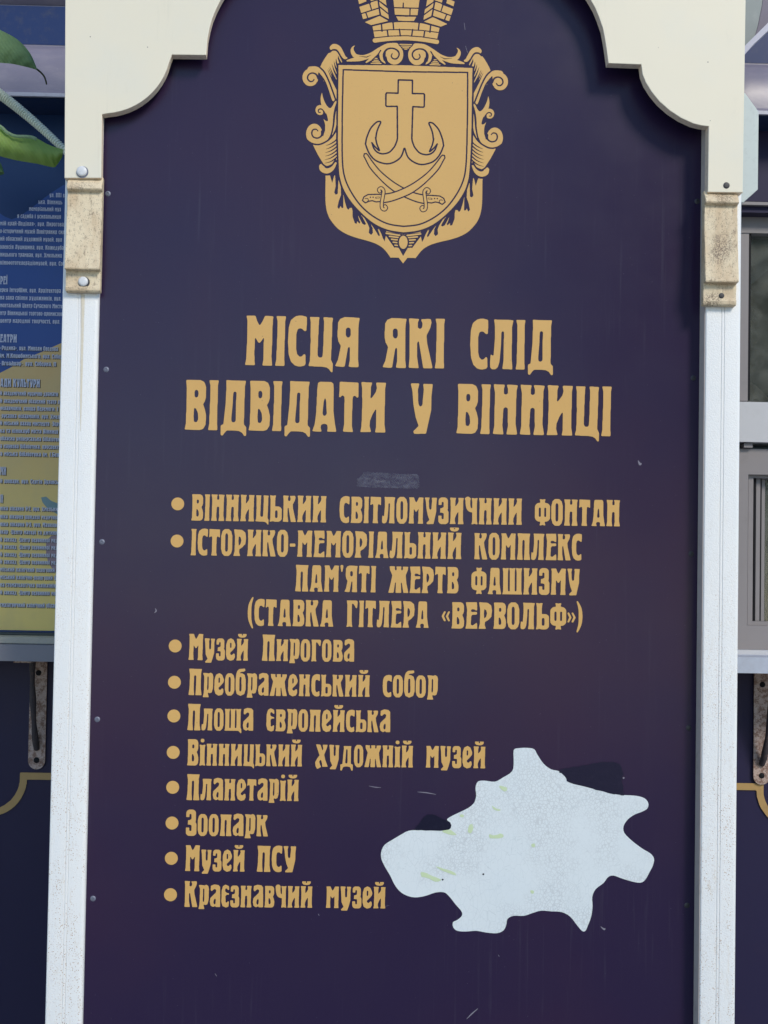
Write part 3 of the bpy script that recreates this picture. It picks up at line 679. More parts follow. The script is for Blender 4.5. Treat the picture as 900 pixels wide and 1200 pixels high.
# lower sash: outer frame with mitred corners
def sash():
    t = tag(bpy.data.objects.new('sash', None), None); C.objects.link(t)
def ringframe(name, ol, or_, ot, ob, il, ir, it, ib, y0, y1, mat, parent):
    bm = bmesh.new()
    O = [K(ol, ot, y0), K(or_, ot, y0), K(or_, ob, y0), K(ol, ob, y0)]; I = [K(il, it, y0), K(ir, it, y0), K(ir, ib, y0), K(il, ib, y0)]
    zo = [K(884, ot, y0).z, K(884, ob, y0).z]; zi = [K(884, it, y0).z, K(884, ib, y0).z]
    o = [(O[0].x, zo[0]), (O[1].x, zo[0]), (O[1].x, zo[1]), (O[0].x, zo[1])]; i = [(I[0].x, zi[0]), (I[1].x, zi[0]), (I[1].x, zi[1]), (I[0].x, zi[1])]
    objs = []
    for k in range(4):
        b = bmesh.new(); j = (k + 1) % 4
        prism(b, [o[k], o[j], i[j], i[k]], 'y', y0, y1); bevel(b, 0.0012, 1)
        objs.append(from_bm(name, b, mat, parent))
    return objs
sash = kb('sash', 780, 985, 526, 761, KY + 0.036, KY + 0.040, M_inside)
ringframe('sash_rail', 852, 990, 526, 761, 877, 980, 556, 733, KY - 0.012, KY + 0.034, M_frame, sash)
ringframe('sash_bead', 877.3, 980, 556.3, 732.7, 883, 974, 560, 728, KY - 0.002, KY + 0.034, M_frame, sash)
kb('gasket', 883.3, 885.5, 560.5, 727.5, KY + 0.006, KY + 0.034, M_dark, sash, 0)
kb('sash_bead', 885.7, 890.5, 560.5, 727.5, KY + 0.010, KY + 0.034, M_frame, sash, 0.0008)
kb('gasket', 890.7, 892, 560.5, 727.5, KY + 0.012, KY + 0.034, M_dark, sash, 0)
kb('sash_bead', 892.2, 896, 560.5, 727.5, KY + 0.018, KY + 0.034, M_frame, sash, 0.0008)
kb('pane', 896.2, 974, 560.5, 727.5, KY + 0.024, KY + 0.027, MGLASS, sash, 0)
kb('window_sill', 780, 985, 762, 771, KY - 0.05, KY - 0.002, M_framelt)
# steel shelf brackets
def shelf_bracket(px, top, bot, label, bend):
    x = K(px, (top + bot) / 2).x; zt = z_shelf_b - 0.001; zb = K(px, bot).z; hw = 0.0165
    root = empty('shelf_bracket', (x, KY - 0.004, zb)); tag(root, label, 'bracket', 'steel brackets under the kiosk shelf')
    pts = [(x - hw, zt), (x - hw, zb + hw)] + [(x - hw * math.cos(R(a)), zb + hw - hw * math.sin(R(a))) for a in range(15, 180, 15)] + [(x + hw, zb + hw), (x + hw, zt)]
    bm = bmesh.new(); prism(bm, pts, 'y', KY - 0.0075, KY - 0.0045); bevel(bm, 0.0006, 1); from_bm('back_plate', bm, MGALV, root)
    bm = bmesh.new(); box(bm, x - hw, x + hw, KY - 0.15, KY - 0.0076, zt - 0.003, zt); from_bm('arm', bm, MGALV, root)
    # pressed rib: runs down the plate, swings out to the arm
    n = 14; pts3 = []
    for k in range(n + 1):
        t = k / n; z = zb + 0.040 + (zt - zb - 0.043) * t
        pts3.append((x + bend * 0.001 * t, KY - 0.008 - 0.052 * math.sin(t * math.pi / 2) ** 0.75, z))
    bm = bmesh.new(); tube(bm, pts3, [0.0055 + 0.001 * math.sin(k) for k in range(n + 1)], 10); from_bm('strut', bm, M_strut, root, 50)
    for pz in (zt - 0.030, zb + 0.018):
        bm = bmesh.new(); lathe(bm, [(0, -0.0008), (0.0048, -0.0008), (0.0058, 0)], x, pz, 16, KY - 0.0077); from_bm('screw', bm, M_dark, root, 60)
M_strut = mat_simple('dark_strut', (0.045, 0.038, 0.042), 0.7, 0.3, 0.0, 0.7, (0.15, 0.085, 0.065), 120)
shelf_bracket(45, 776, 901, 'rusty steel bracket under the kiosk shelf left of the board', -1)
shelf_bracket(891.5, 793, 919, 'rusty steel bracket under the kiosk shelf right of the board', 1)

# plain front panel hidden behind the board, between the poster and the window
boxo('front_panel', K(176, 500).x, K(780, 500).x - 0.001, KY, KY + 0.03, z_shelf_t + 0.016, z_fas_b - 0.004, M_purple, kiosk)
# added shapes behind the upper pane, standing in for pale reflections in it
M_awn_reflect = mat_simple('grey_reflection', (0.50, 0.53, 0.56), 0.7, 0.3, 0, 0.5, (0.36, 0.38, 0.40), 50)
a, b, c, d = K(866, 262, KY + .05), K(905, 262, KY + .05), K(905, 312, KY + .05), K(866, 346, KY + .05)
bm = bmesh.new(); prism(bm, [(a.x, a.z), (b.x, b.z), (c.x, c.z), (d.x, d.z)], 'y', KY + 0.05, KY + 0.056)
tag(from_bm('awning_reflection', bm, M_awn_reflect), 'added grey shape with slanted lower edge, standing in for a reflection in the kiosk upper window', 'reflection shape')
M_light_triangle = mat_simple('beige_light_triangle', (0.80, 0.70, 0.56), 0.8, 0.2, 0, 0.6, (0.62, 0.60, 0.56), 40, 0.4)  # heap added for the light triangle in the pane
bm = bmesh.new(); gx = 16; gy = 8; vg = []
a, b = K(866, 470, KY + .05), K(915, 470, KY + .05)
for j in range(gy + 1):
    row = []
    for i in range(gx + 1):
        u = i / gx; v = j / gy
        hgt = 0.045 * max(0, 1 - abs(u - 0.42) * 2.0) * (1 - (2 * v - 1) ** 2) + 0.003 * math.sin(u * 21 + v * 7)
        row.append(bm.verts.new((a.x + (b.x - a.x) * u, KY + 0.045 + 0.09 * v, a.z + 0.002 + hgt)))
    vg.append(row)
for j in range(gy):
    for i in range(gx): bm.faces.new((vg[j][i], vg[j][i + 1], vg[j + 1][i + 1], vg[j + 1][i]))
bmesh.ops.solidify(bm, geom=bm.faces[:], thickness=0.003)
tag(from_bm('light_triangle', bm, M_light_triangle, None, 60), 'added beige heap standing in for the light triangle in the kiosk upper window', 'light shape')

# ------------------------------------------------------------------ poster on the kiosk, left of the board
PY_ = KY - 0.012
M_pblue = mat_simple('poster_blue', (0.035, 0.083, 0.27), 0.35, 0.2, 0, 0.4, (0.045, 0.085, 0.20), 12)
M_preflect = mat_simple('poster_dark_reflection', (0.018, 0.044, 0.13), 0.3, 0.2, 0, 0.4, (0.014, 0.032, 0.075), 14)  # dark reflection over the top of the print, put into the colour
M_pyel = M('poster_ochre', (0.64, 0.43, 0.18), 0.4, 0.2)
M_pyel.mix(M_pyel.ramp(M_pyel.axis('Z'), K(30, 440).z, K(30, 700).z, 0, 1), (0.84, 0.63, 0.20)); M_pyel.mix(M_pyel.ramp(M_pyel.noise(12, 4), .4, .7, 0, .4), (0.60, 0.46, 0.22))  # lighter downwards: light on the lower poster put into the colour
M_pyel = M_pyel.m
M_ptxt = mat_simple('poster_lettering', (0.52, 0.53, 0.62), 0.5, 0.3, 0, 0)
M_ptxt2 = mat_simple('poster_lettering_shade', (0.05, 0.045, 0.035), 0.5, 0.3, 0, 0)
M_teal = mat_simple('poster_teal', (0.16, 0.26, 0.27), 0.4, 0.4, 0, 0.2)
M_pink = mat_simple('poster_pink', (0.30, 0.20, 0.22), 0.4, 0.4, 0, 0.3, (0.25, 0.2, 0.1), 40)
zb = K(30, 741, PY_).z
poster = empty('poster', (K(20, 741, PY_).x, PY_, zb)); tag(poster, 'blue and ochre poster with rows of small print left of the board', 'poster')
xa, xb = K(-50, 500, PY_).x, K(175, 500, PY_).x
boxo('backing_panel', xa, xb, PY_, PY_ + 0.010, zb, K(30, 113, PY_).z, M_preflect, poster)
def pshape(name, px, mat, lift):
    bm = bmesh.new(); f = bm.faces.new([bm.verts.new(K(a, b, PY_ - lift)) for a, b in px])
    bmesh.ops.triangulate(bm, faces=[f]); return from_bm(name, bm, mat, poster)
pshape('blue_field', [(-48, 240), (0, 250), (6, 254), (14, 257), (22, 254), (34, 246), (48, 235), (60, 226), (74, 217), (90, 212), (160, 206), (160, 380), (74, 401), (50, 412), (28, 421), (12, 431), (0, 437), (-48, 450)], M_pblue, 0.0005)
pshape('ochre_field', [(-48, 450), (0, 437), (12, 431), (28, 421), (50, 412), (74, 401), (160, 380), (157, 740.5), (-48, 737.5)], M_pyel, 0.0005)
pshape('teal_shape', [(48, 583), (54, 582), (60, 587), (68, 590), (90, 600), (90, 612), (66, 602), (56, 596), (50, 589)], M_teal, 0.0009)
pshape('pink_shape', [(54, 634), (60, 628), (90, 625), (90, 680), (64, 670), (57, 660), (54, 650)], M_pink, 0.0009)
boxo('glass_strip', xa, xb, PY_ - 0.008, PY_ + 0.010, zb - 0.0045, zb - 0.0005, mat_simple('dark_rubber_strip', (0.02, 0.035, 0.035), 0.4), poster)
LINES = [(231, 'ул. ВПІ в', 58), (239, 'ька. Вінниць', 45), (247, 'меморіальний муз', 34), (255.5, 'я садиба і усипальниця', 20), (264, 'мій край-Поділля», вул. Пирогова,', 0), (273, 'о-історичний музей Повітряних сил', 0),
    (282, 'ий обласний художній музей, вул', 0), (291.5, 'олексія Луцишина, вул. Кожедуба.', 0), (300.5, 'ницького трамвая, вул. Хмельниц', 0), (310, 'кінофототелерадіомузей, вул. Соб', 0),
    (342, 'ерея ІнтерШик, вул. Архітектора А', 0), (351, 'на зала спілки художників, вул. С', 0), (360, 'ментальний Центр Сучасного Мистец', 0), (369, 'нтр Вінницької торгово-промислово', 0), (378, 'центр народної творчості, вул. Д', 0),
    (410, '«Родина», вул. Миколи Оводова', 0), (419, 'ім. М.Коцюбинського, вул. Соборн', 0), (428, '-Broadway-, вул. Соборна, 11', 0),
    (463, 'й академічний музично-драмати', 0), (472, 'й академічний обласний театр ля', 0), (480.5, 'філармонія, площа Перемоги, 1', 0), (489.5, '-русалка філармонія, вул. Хмель', 0), (498, 'й міський палац мистецтв -Зоря-', 0),
    (507, 'ка та кіноклуб міста Вінниці ім.', 0), (516, 'обласна універсальна бібліотека', 0), (525, 'а наукова бібліотека, проспект Ко', 0), (534, 'а міська бібліотека ім. І.Бевза,', 0),
    (566, 'й зоопарк, вул. Сергія Зулінськог', 0), (598, 'ніка лікарня №2, вул. Хмельниц', 0), (607.5, 'ніка лікарня швидкої медичної', 0), (616.5, 'ніка лікарня №3, вул. Маяковс', 0), (625.5, 'ікар -Центр матері та дитини-,', 0),
    (634.5, 'й заклад -Центр первинної мед', 0), (643, 'й заклад -Центр первинної мед', 0), (652, 'й заклад -Центр первинної мед', 0), (660.5, 'й заклад -Центр первинної мед', 0), (669.5, 'міський клінічний пологовий б', 0),
    (678.5, 'міський клінічно-пологовий б', 0), (687.5, 'на стоматологічна поліклініка', 0), (696.5, 'й заклад -Центр первинної мед', 0), (711, 'сихіатричний клінічний обласн', 0)]
HEADS = [(333, 'РЕЇ', 0, 9), (401, 'ЕАТРИ', 0, 20), (453, 'АДИ КУЛЬТУРИ', 0, 47), (556.5, 'РКИ', 0, 7), (589, 'ЛИ', 0, 3.5)]
def g_dots(r, y): r.rr(1, y, 10, y + 11, 4); r.rr(13, y, 22, y + 11, 4)
for ch, wd, fn in (('.', 14, lambda r: r.rr(1, 0, 13, 13, 3)), (',', 14, lambda r: r.line([(8, 7, 6), (5, -10, 2)])), ('ї', 22, lambda r: (stem(r, 11, 0, 79), g_dots(r, 88))), ('Ї', 22, lambda r: (stem(r, 11), g_dots(r, 106))),
                   ('1', 20, lambda r: (stem(r, 12), r.line([(10, 94, 5), (1, 80, 3)]))), ('2', 36, lambda r: (r.curve([(8, 78, 7), (14, 93, 7), (27, 88, 8), (27, 64, 8), (12, 30, 7), (8, 10, 7)]), r.rr(2, 0, 36, 13, 2))),
                   ('№', 60, lambda r: (stem(r, 9, w=12), stem(r, 33, w=12), r.line([(10, 95, 5), (32, 5, 5)]), r.rr(43, 40, 60, 78, 7), r.rr(49, 48, 54, 70, 2, 0))),
                   ('Х', 48, g_H), ('Б', 42, lambda r: (g_SOFT(r), r.rr(4, 88, 40, 100, 2))), ('ю', 56, lambda r: (stem(r, 9, 0, 79, 14), r.rr(22, -1, 55, 80, 14), r.rr(35, 17, 42, 62, 3, 0), r.rr(10, 34, 26, 46, 2))),
                   ('ф', 50, sc_fn(g_F, .83, .9)), ('ш', 60, sc_fn(g_SH, .83, .88)), ('r', 34, sc_fn(g_G, .83, .86)), ('d', 36, lambda r: (stem(r, 27), r.rr(0, 0, 34, 58, 13), r.line([(14, 40, 3.6), (14, 18, 3.6)], v=0))), ('w', 60, sc_fn(g_SH, .83, .88)), ('y', 40, GL and traced('у')[0]),
                   ('o', 36, sc_fn(traced('О')[0], .83, .86)), ('a', 36, traced('а')[0])):
    glyph(ch, wd, fn)
for c_ in 'яф': glyph(c_, (traced('Я')[1] if c_ == 'я' else 54) * .86, sc_fn(traced('Я')[0] if c_ == 'я' else g_F, .83, .86))
GL['B'] = GL['В']; GL['3'] = GL['З']
for it in LINES + HEADS:
    for c_ in it[1]:
        if c_ != ' ' and c_ not in GL: GL[c_] = GL.get(c_.upper(), GL['о'])
def font_mesh(text, px, py, width, caph, y, mat, name):
    a = K(px, py, y); b = K(px + width, py + width * 0.019, y)
    adv = [(26 if c == ' ' else GL[c][1] + 5) for c in text]; kx = (b - a).length / sum(adv); kz = caph * PX * (y + DIST) / DIST / 100.0
    ex = (b - a).normalized(); ez = Vector((-ex.z, 0, ex.x)); V, F = [], []; x = 0
    for c, w_ in zip(text, adv):
        if c != ' ':
            (vs, fs), _ = GL[c]; o = len(V)
            for vx, vy in vs: V.append(tuple(a + ex * ((x + vx) * kx) + ez * (vy * kz)))
            F += [[i + o for i in f] for f in fs]
        x += w_
    return V, F
def poster_text(items, name, caph, width_of):
    for it in items:
        py, txt, px = it[:3]
        wd = width_of(it)
        V, F = font_mesh(txt, px, py, wd, caph, PY_ - 0.0016, M_ptxt, name)
        flat_obj(name, V, F, M_ptxt, poster)
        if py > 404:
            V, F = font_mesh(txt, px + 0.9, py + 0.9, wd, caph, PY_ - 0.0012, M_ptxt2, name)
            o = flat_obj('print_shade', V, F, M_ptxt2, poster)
poster_text(LINES, 'print_line', 5.1, lambda it: (76 - it[2]) if len(it[1]) * 2.35 + it[2] > 74 else len(it[1]) * 2.35)
poster_text(HEADS, 'print_heading', 9.6, lambda it: it[3])

# ------------------------------------------------------------------ leaves, conduit, pale casing, awning
M_leafA = mat_leaf('leaf_dark', (0.17, 0.28, 0.14), (0.20, 0.33, 0.16))
M_leafB = mat_leaf('leaf_light', (0.33, 0.46, 0.13), (0.38, 0.50, 0.17))
M_leafEdge = mat_leaf('leaf_rib', (0.35, 0.45, 0.30), (0.30, 0.42, 0.25))
LY = 0.16
def leaf(name, upper, lower, mat, y, bulge, parent, n=14):
    """leaf blade between two edge curves in photo pixels, cupped towards the viewer, with thickness"""
    U = cr(upper, 6); L = cr(lower, 6); m = min(len(U), len(L))
    U = [U[int(i * (len(U) - 1) / (m - 1))] for i in range(m)]; L = [L[int(i * (len(L) - 1) / (m - 1))] for i in range(m)]
    bm = bmesh.new(); rows = []; nw = 8
    for i, (u, l) in enumerate(zip(U, L)):
        rows.append([bm.verts.new(P(u[0] + (l[0] - u[0]) * k / nw, u[1] + (l[1] - u[1]) * k / nw, y - bulge * math.sin(math.pi * k / nw) + 0.02 * i / m + 0.0015 * math.sin(i * 1.3 + k))) for k in range(nw + 1)])
    for a, b in zip(rows, rows[1:]):
        for k in range(nw): bm.faces.new((a[k], a[k + 1], b[k + 1], b[k]))
    bmesh.ops.remove_doubles(bm, verts=bm.verts[:], dist=1e-5)
    bmesh.ops.solidify(bm, geom=bm.faces[:], thickness=0.0012)
    return from_bm(name, bm, mat, parent, 60)
plant = empty('canna_plant', P(-260, 1700, LY)); plant.location.z = 0.0
tag(plant, 'broad green leaves hanging in from the left edge in front of the kiosk cornice', 'plant')
leaf('leaf', [(-60, 10), (-20, 26), (0, 35), (20, 46), (35, 62), (44, 82)], [(-60, 60), (-30, 70), (0, 73.5), (15, 75), (33, 79), (44, 82.2)], M_leafA, LY, 0.008, plant)
leaf('leaf', [(-60, 130), (-20, 140), (0, 147), (10, 155), (20, 159), (38, 160), (58, 170), (74, 175)], [(-60, 168), (-20, 177), (0, 183), (20, 188), (44, 192), (62, 196), (67, 193), (73, 184)], M_leafB, LY + 0.03, 0.018, plant)
bm = bmesh.new(); tube(bm, [P(x, y, LY + 0.022) for x, y in cr([(-20, 139), (0, 148), (8, 155), (18, 159.5), (30, 160), (38, 161), (43, 163.5)], 4)], [0.003] * 24 + [0.0008], 8); from_bm('leaf_rib', bm, M_leafEdge, plant, 60)
bm = bmesh.new(); tube(bm, [P(x, y, LY + 0.02) for x, y in cr([(43, 81), (48, 85), (52, 90), (54, 96), (54.5, 99)], 4)], [0.0016] * 16 + [0.0006], 6); from_bm('leaf_tip', bm, mat_leaf('leaf_tip', (.05, .06, .03), (.06, .07, .03)), plant, 60)
leaf('leaf', [(-40, 170), (-10, 180), (0, 190), (5, 203)], [(-40, 215), (-20, 212), (-5, 207), (4.5, 204)], M_leafA, LY + 0.05, 0.008, plant)
bm = bmesh.new(); tube(bm, [P(-260, 1700, LY), P(-200, 900, LY), P(-110, 400, LY), P(-58, 165, LY + .02)], [0.012, 0.011, 0.009, 0.005], 8)
bm2 = from_bm('stalk', bm, M_leafA, plant, 60)

# ribbed conduit running down to the post
M_cond = mat_simple('pale_green_conduit', (0.66, 0.71, 0.60), 0.3, 0.5, 0, 0.4, (0.34, 0.40, 0.31), 40)
bm = bmesh.new(); pts = []; rad = []
A, B_ = P(-34, 86, 0.30), P(100, 200, 0.30); n = 360
for k in range(n + 1):
    t = k / n; q = A.lerp(B_, t); q.z += 0.010 * math.sin(math.pi * t); pts.append(q)
    rad.append((0.0112 - 0.0030 * abs(math.sin(k * math.pi / 6)) ** 3) * (1 - 0.42 * t))
tube(bm, pts, rad, 14)
tag(from_bm('ribbed_conduit', bm, M_cond, None, 20), 'pale green ribbed conduit slanting down behind the leaves to the left post', 'conduit')

# pale casing between header and cornice on the right
M_pale = mat_simple('pale_weathered_metal', (0.50, 0.56, 0.54), 0.45, 0.4, 0, 0.55, (0.36, 0.40, 0.38), 90)
q = [(835, 108), (873, 109), (889, 131), (888, 222), (871, 237), (835, 237)]
cy0, cy1 = 0.10, 0.24
bm = bmesh.new(); prism(bm, [(P(a, b, cy0).x, P(a, b, cy0).z) for a, b in q], 'y', cy0, cy1); bevel(bm, 0.002, 2)
zc = P(880, 237, cy0).z
cas = from_bm('lamp_casing', bm, M_pale, None, 40)
tag(cas, 'pale weathered metal casing with chamfered corners peeping out behind the header on the right', 'metal casing')
# awning at the top right
M_awn = mat_simple('grey_awning_sheet', (0.20, 0.235, 0.23), 0.35, 0.4, 0, 0.5, (0.28, 0.31, 0.30), 30)
aw = empty('awning', P(900, 40, 0.2)); tag(aw, 'grey awning sheet with pale slanted edge bar at the top right corner', 'awning')
def slab(name, px, y0, th, mat, bv=0.001):
    bm = bmesh.new(); prism(bm, [(P(a, b, y0).x, P(a, b, y0).z) for a, b in px], 'y', y0, y0 + th)
    if bv: bevel(bm, bv, 2)
    return from_bm(name, bm, mat, aw, 40)
slab('sheet', [(850, -60), (899, -60), (893, 5), (888, 30), (884, 44), (872, 58), (850, 58)], 0.20, 0.004, M_awn, 0)
slab('edge_bar', [(850, 78), (876, 50.5), (925, 2), (925, 13), (884, 51), (876, 60), (850, 86)], 0.17, 0.02, mat_simple('pale_bar', (0.42, 0.42, 0.50), .4, .5, 0, .4, (.28, .28, .36), 50))
slab('purple_flap', [(899.5, -60), (960, -60), (960, -10), (925, 1), (884.5, 43), (888.5, 30), (893.5, 5)], 0.205, 0.004, mat_simple('purple_flap', (0.075, 0.065, 0.12), .4))

# ================================================================== THE INFORMATION BOARD
board = empty('information_board', (P(460, 700).x, 0, 0))
tag(board, 'dark purple information board with gold lettering and city arms between white posts', 'information board')
PFL, PFR = -0.010, -0.030          # fronts of the posts: the panel sits deeper on the right
HT = 0.018                         # header thickness
def HFx(px): return (PFL + (PFR - PFL) * (px - 97) / 750.0) - HT
bl, br = P(112, 700).x, P(826, 700).x
ztop = P(450, -140).z
bm = bmesh.new(); box(bm, bl - 0.02, br + 0.02, 0.0, 0.006, 0.28, ztop)
panel = from_bm('panel', bm, MB, board)

# posts: extruded profile, two shallow grooves, rounded arrises
def post(xl, xr, ztop_, PF):
    w_ = xr - xl; f = PF; b = 0.035; g = 0.0012
    def arc(cx, cy, r_, a0, a1, n=5): return [(cx + r_ * math.cos(R(a0 + (a1 - a0) * k / n)), cy + r_ * math.sin(R(a0 + (a1 - a0) * k / n))) for k in range(n + 1)]
    pr = [(xl, b)] + arc(xl + 0.0025, f + 0.0025, 0.0025, 180, 270)
    for gx in (0.44, 0.52):
        x = xl + w_ * gx; pr += [(x - 0.0012, f), (x - 0.0004, f + g), (x + 0.0004, f + g), (x + 0.0012, f)]
    pr += arc(xr - 0.0065, f + 0.0065, 0.0065, 270, 360) + [(xr, b)]
    bm = bmesh.new(); prism(bm, pr, 'z', 0.0, ztop_)
    return from_bm('post', bm, MP, board, 35)
pl = post(P(68, 560, PFL).x, P(111, 560, PFL).x, ztop, PFL)
pr_ = post(P(825.5, 560, PFR).x, P(867.3, 560, PFR).x, ztop, PFR)
xr0 = P(825.5, 560, PFR).x
boxo('post_side_shade', xr0 - 0.0012, xr0 + 0.004, PFR + 0.0022, -0.0005, 0.3, ztop, mat_simple('brown_grey_side_shade', (0.52, 0.46, 0.42), 0.7, 0.2, 0, 0.5, (0.34, 0.28, 0.23), 60), board)  # added strip: the post's dirty inner face, its shade put into the colour
pl['label'] = 'white left post with a rust run below its carved block'; pr_['label'] = 'white right post with a bright right arris'

# header with stepped and arched lower edge
def header():
    lo = [(75.5, 208.5), (117, 208.5), (120, 134)]
    lo += [(120 + 80 * math.cos(R(a)), 54.5 + 79.5 * math.sin(R(a))) for a in range(84, -1, -6)][0:]
    lo = [(75.5, 208.5), (118.5, 208.5), (119.5, 134)] + [(120 + 80.5 * math.sin(R(a)), 54 + 79 * math.cos(R(a))) for a in range(4, 82, 6)] + [(201.5, 64), (241.5, 64.5)]
    lo += [(242, 58), (243, 46), (245.5, 33), (248.5, 22), (253, 11), (258.5, 0), (268, -16), (284, -36), (305, -54), (335, -70), (375, -80)]
    hi = [(575, -76), (612, -66), (645, -48), (668, -30), (682, -14), (690, -4), (697.5, 9), (702, 20), (706.5, 33), (709, 46), (711, 59), (713, 74), (751.5, 75.5), (753, 87), (757, 97), (764, 108), (773, 119), (785, 129.5), (798, 138), (812, 144.5), (822, 147), (830.5, 148), (829.5, 225), (870.5, 225.5), (877, -200), (77.5, -215)]
    pts = [P(a, b, HFx(a)) for a, b in lo + hi]
    pts = [(p.x, p.z) for p in pts]
    # straighten the outer sides
    bm = bmesh.new(); prism(bm, pts, 'y', 0.0, HT - 0.0005)
    xa_, xb_ = P(97, 300, PFL - HT).x, P(847, 300, PFR - HT).x
    for v in bm.verts: v.co.y += PFL - HT + (PFR - PFL) * (v.co.x - xa_) / (xb_ - xa_)
    me = bpy.data.meshes.new('header')
    bmesh.ops.recalc_face_normals(bm, faces=bm.faces)
    bm.faces.ensure_lookup_table()
    for f in bm.faces: f.material_index = 0 if abs(f.normal.y) > 0.7 else 1
    es = [e for e in bm.edges if any(abs(f.normal.y) > 0.7 and f.normal.y < 0 for f in e.link_faces)]
    bmesh.ops.bevel(bm, geom=es, offset=0.0009, segments=2, affect='EDGES', profile=0.5, material=0)
    bm.to_mesh(me); bm.free(); me.materials.append(MC); me.materials.append(ME)
    return link('header', me, None, board)
header()

# carved blocks under the header
def carved_block(xl, xr, pt, pc, pb, pe, PF, label):
    """profile in (y, z): cove, long body, undercut lip, thin foot"""
    y = PF
    Z = lambda py: P((xl + xr) / 2, py, y).z
    a, b = P(xl, (pt + pe) / 2, y - .02).x, P(xr, (pt + pe) / 2, y - .02).x
    z0, z1, z2, z3 = Z(pt), Z(pc), Z(pb), Z(pe)
    pr = [(y, z0 - 0.0005), (y - 0.017, z0 - 0.0005)]
    pr[-1] = (y - 0.010, z0 - 0.0005)
    for k in range(1, 8): t = k / 7 * math.pi / 2; pr.append((y - 0.010 - 0.012 * math.sin(t) ** 1.5, z0 - 0.001 - (z0 - z1 - 0.004) * t / (math.pi / 2)))
    pr += [(y - 0.0195, z1 + 0.0012), (y - 0.0135, z1)]
    for k in range(1, 11): t = k / 10; pr.append((y - 0.014 - 0.010 * t ** 1.6, z1 + (z2 - z1) * t))
    pr += [(y - 0.0225, z2 - 0.001), (y - 0.012, z2 - 0.0012), (y - 0.011, z3 + 0.012), (y - 0.013, z3 + 0.007), (y - 0.012, z3 + 0.002), (y - 0.009, z3), (y, z3)]
    bm = bmesh.new(); n = 5
    cols = []
    xs = [a + (b - a) * k / n for k in range(n + 1)]
    for x in xs: cols.append([bm.verts.new((x, p[0], p[1])) for p in pr])
    m = len(pr)
    for c0, c1 in zip(cols, cols[1:]):
        for i in range(m): bm.faces.new((c0[i], c0[(i + 1) % m], c1[(i + 1) % m], c1[i]))
    bm.faces.new(cols[0]); bm.faces.new(cols[-1][::-1])
    bmesh.ops.recalc_face_normals(bm, faces=bm.faces)
    es = [e for e in bm.edges if len(e.link_faces) == 2 and e.calc_face_angle(0) > R(35)]
    bmesh.ops.bevel(bm, geom=es, offset=0.0008, segments=2, affect='EDGES', clamp_overlap=True)
    rnd = random.Random(int(xl))
    bmesh.ops.subdivide_edges(bm, edges=[e for e in bm.edges if e.calc_length() > 0.006], cuts=2, use_grid_fill=True)
    for v in bm.verts: v.co += Vector((rnd.uniform(-1, 1), rnd.uniform(-1, 1), rnd.uniform(-1, 1))) * 0.00022
    o = from_bm('carved_block', bm, MK, board, 30); o['label'] = label; return o
b1 = carved_block(77, 118, 209, 228, 319, 344, PFL, 'stained cream carved block on the left post, with a white cap')
b2 = carved_block(826.3, 865.3, 226, 244, 334, 360, PFR, 'stained cream carved block on the right post, with a dark screw')

def knob(name, px, py, y, r_, h, mat, parent, label=None, dx=0):
    p = P(px, py, y); bm = bmesh.new()
    lathe(bm, [(0, -h), (r_ * 0.6, -h * 0.97), (r_ * 0.88, -h * 0.8), (r_, -h * 0.45), (r_, 0)], p.x, p.z, 24, y)
    o = from_bm(name, bm, mat, parent, 60)
    if label: o['label'] = label
    return o
def washer(px, py, y, r_, mat, parent):
    p = P(px, py, y); bm = bmesh.new(); lathe(bm, [(r_, -0.0006), (r_, 0)], p.x, p.z, 20, y); lathe(bm, [(0, -0.0006), (r_, -0.0006)], p.x, p.z, 20, y); return from_bm('screw_ring', bm, mat, parent)
knob('bolt', 96, 201, HFx(96), 0.0085, 0.004, M_cap, board, 'white cap on the left end of the header'); washer(96.6, 201.6, HFx(96) - 0.0001, 0.0098, M_screw, board)
knob('bolt', 97.6, 330, PFL - 0.0113, 0.0080, 0.004, M_cap, b1); washer(98.6, 330.8, PFL - 0.0117, 0.0092, M_darkscrew, b1)
knob('bolt', 851.3, 217.3, HFx(851), 0.0052, 0.0012, M_darkscrew, board, 'dark screw in the right end of the header')
knob('bolt', 845.5, 346.5, PFR - 0.0113, 0.0045, 0.0015, M_darkscrew, b2)

# screws along both sides of the panel
for px, py, sc_ in ((126.5, 227, 1), (124.5, 433, 1), (119.5, 635, 1), (114, 843, 1), (109, 1053, 1), (817, 236, .8), (812.5, 443, .8), (810, 649, .9), (807, 853, .9), (805, 1061, .9)):
    p = P(px, py, 0); bm = bmesh.new()
    lathe(bm, [(0, -0.0004), (0.0014, -0.0004), (0.0018, -0.0014), (0.0032, -0.0012), (0.0046, -0.0002)], p.x, p.z, 18, 0.0)
    from_bm('panel_screw', bm, M_screw if sc_ == 1 else M_darkscrew, board, 50)

# rust run on the left post
bm = bmesh.new()
L_, R__ = [], []
for k, (x, y) in enumerate([(97.5, 344.5), (97.3, 362), (96.6, 395), (95.8, 430), (95, 470), (94.4, 505)]):
    wd = (2.4, 1.9, 1.5, 1.4, 1.0, 0.2)[k]
    L_.append(P(x - wd, y, PFL - 0.0004)); R__.append(P(x + wd * 0.8, y + 1, PFL - 0.0004))
vs = [bm.verts.new(v) for v in L_ + R__[::-1]]; bm.faces.new(vs); from_bm('rust_run', bm, M_rust, board)

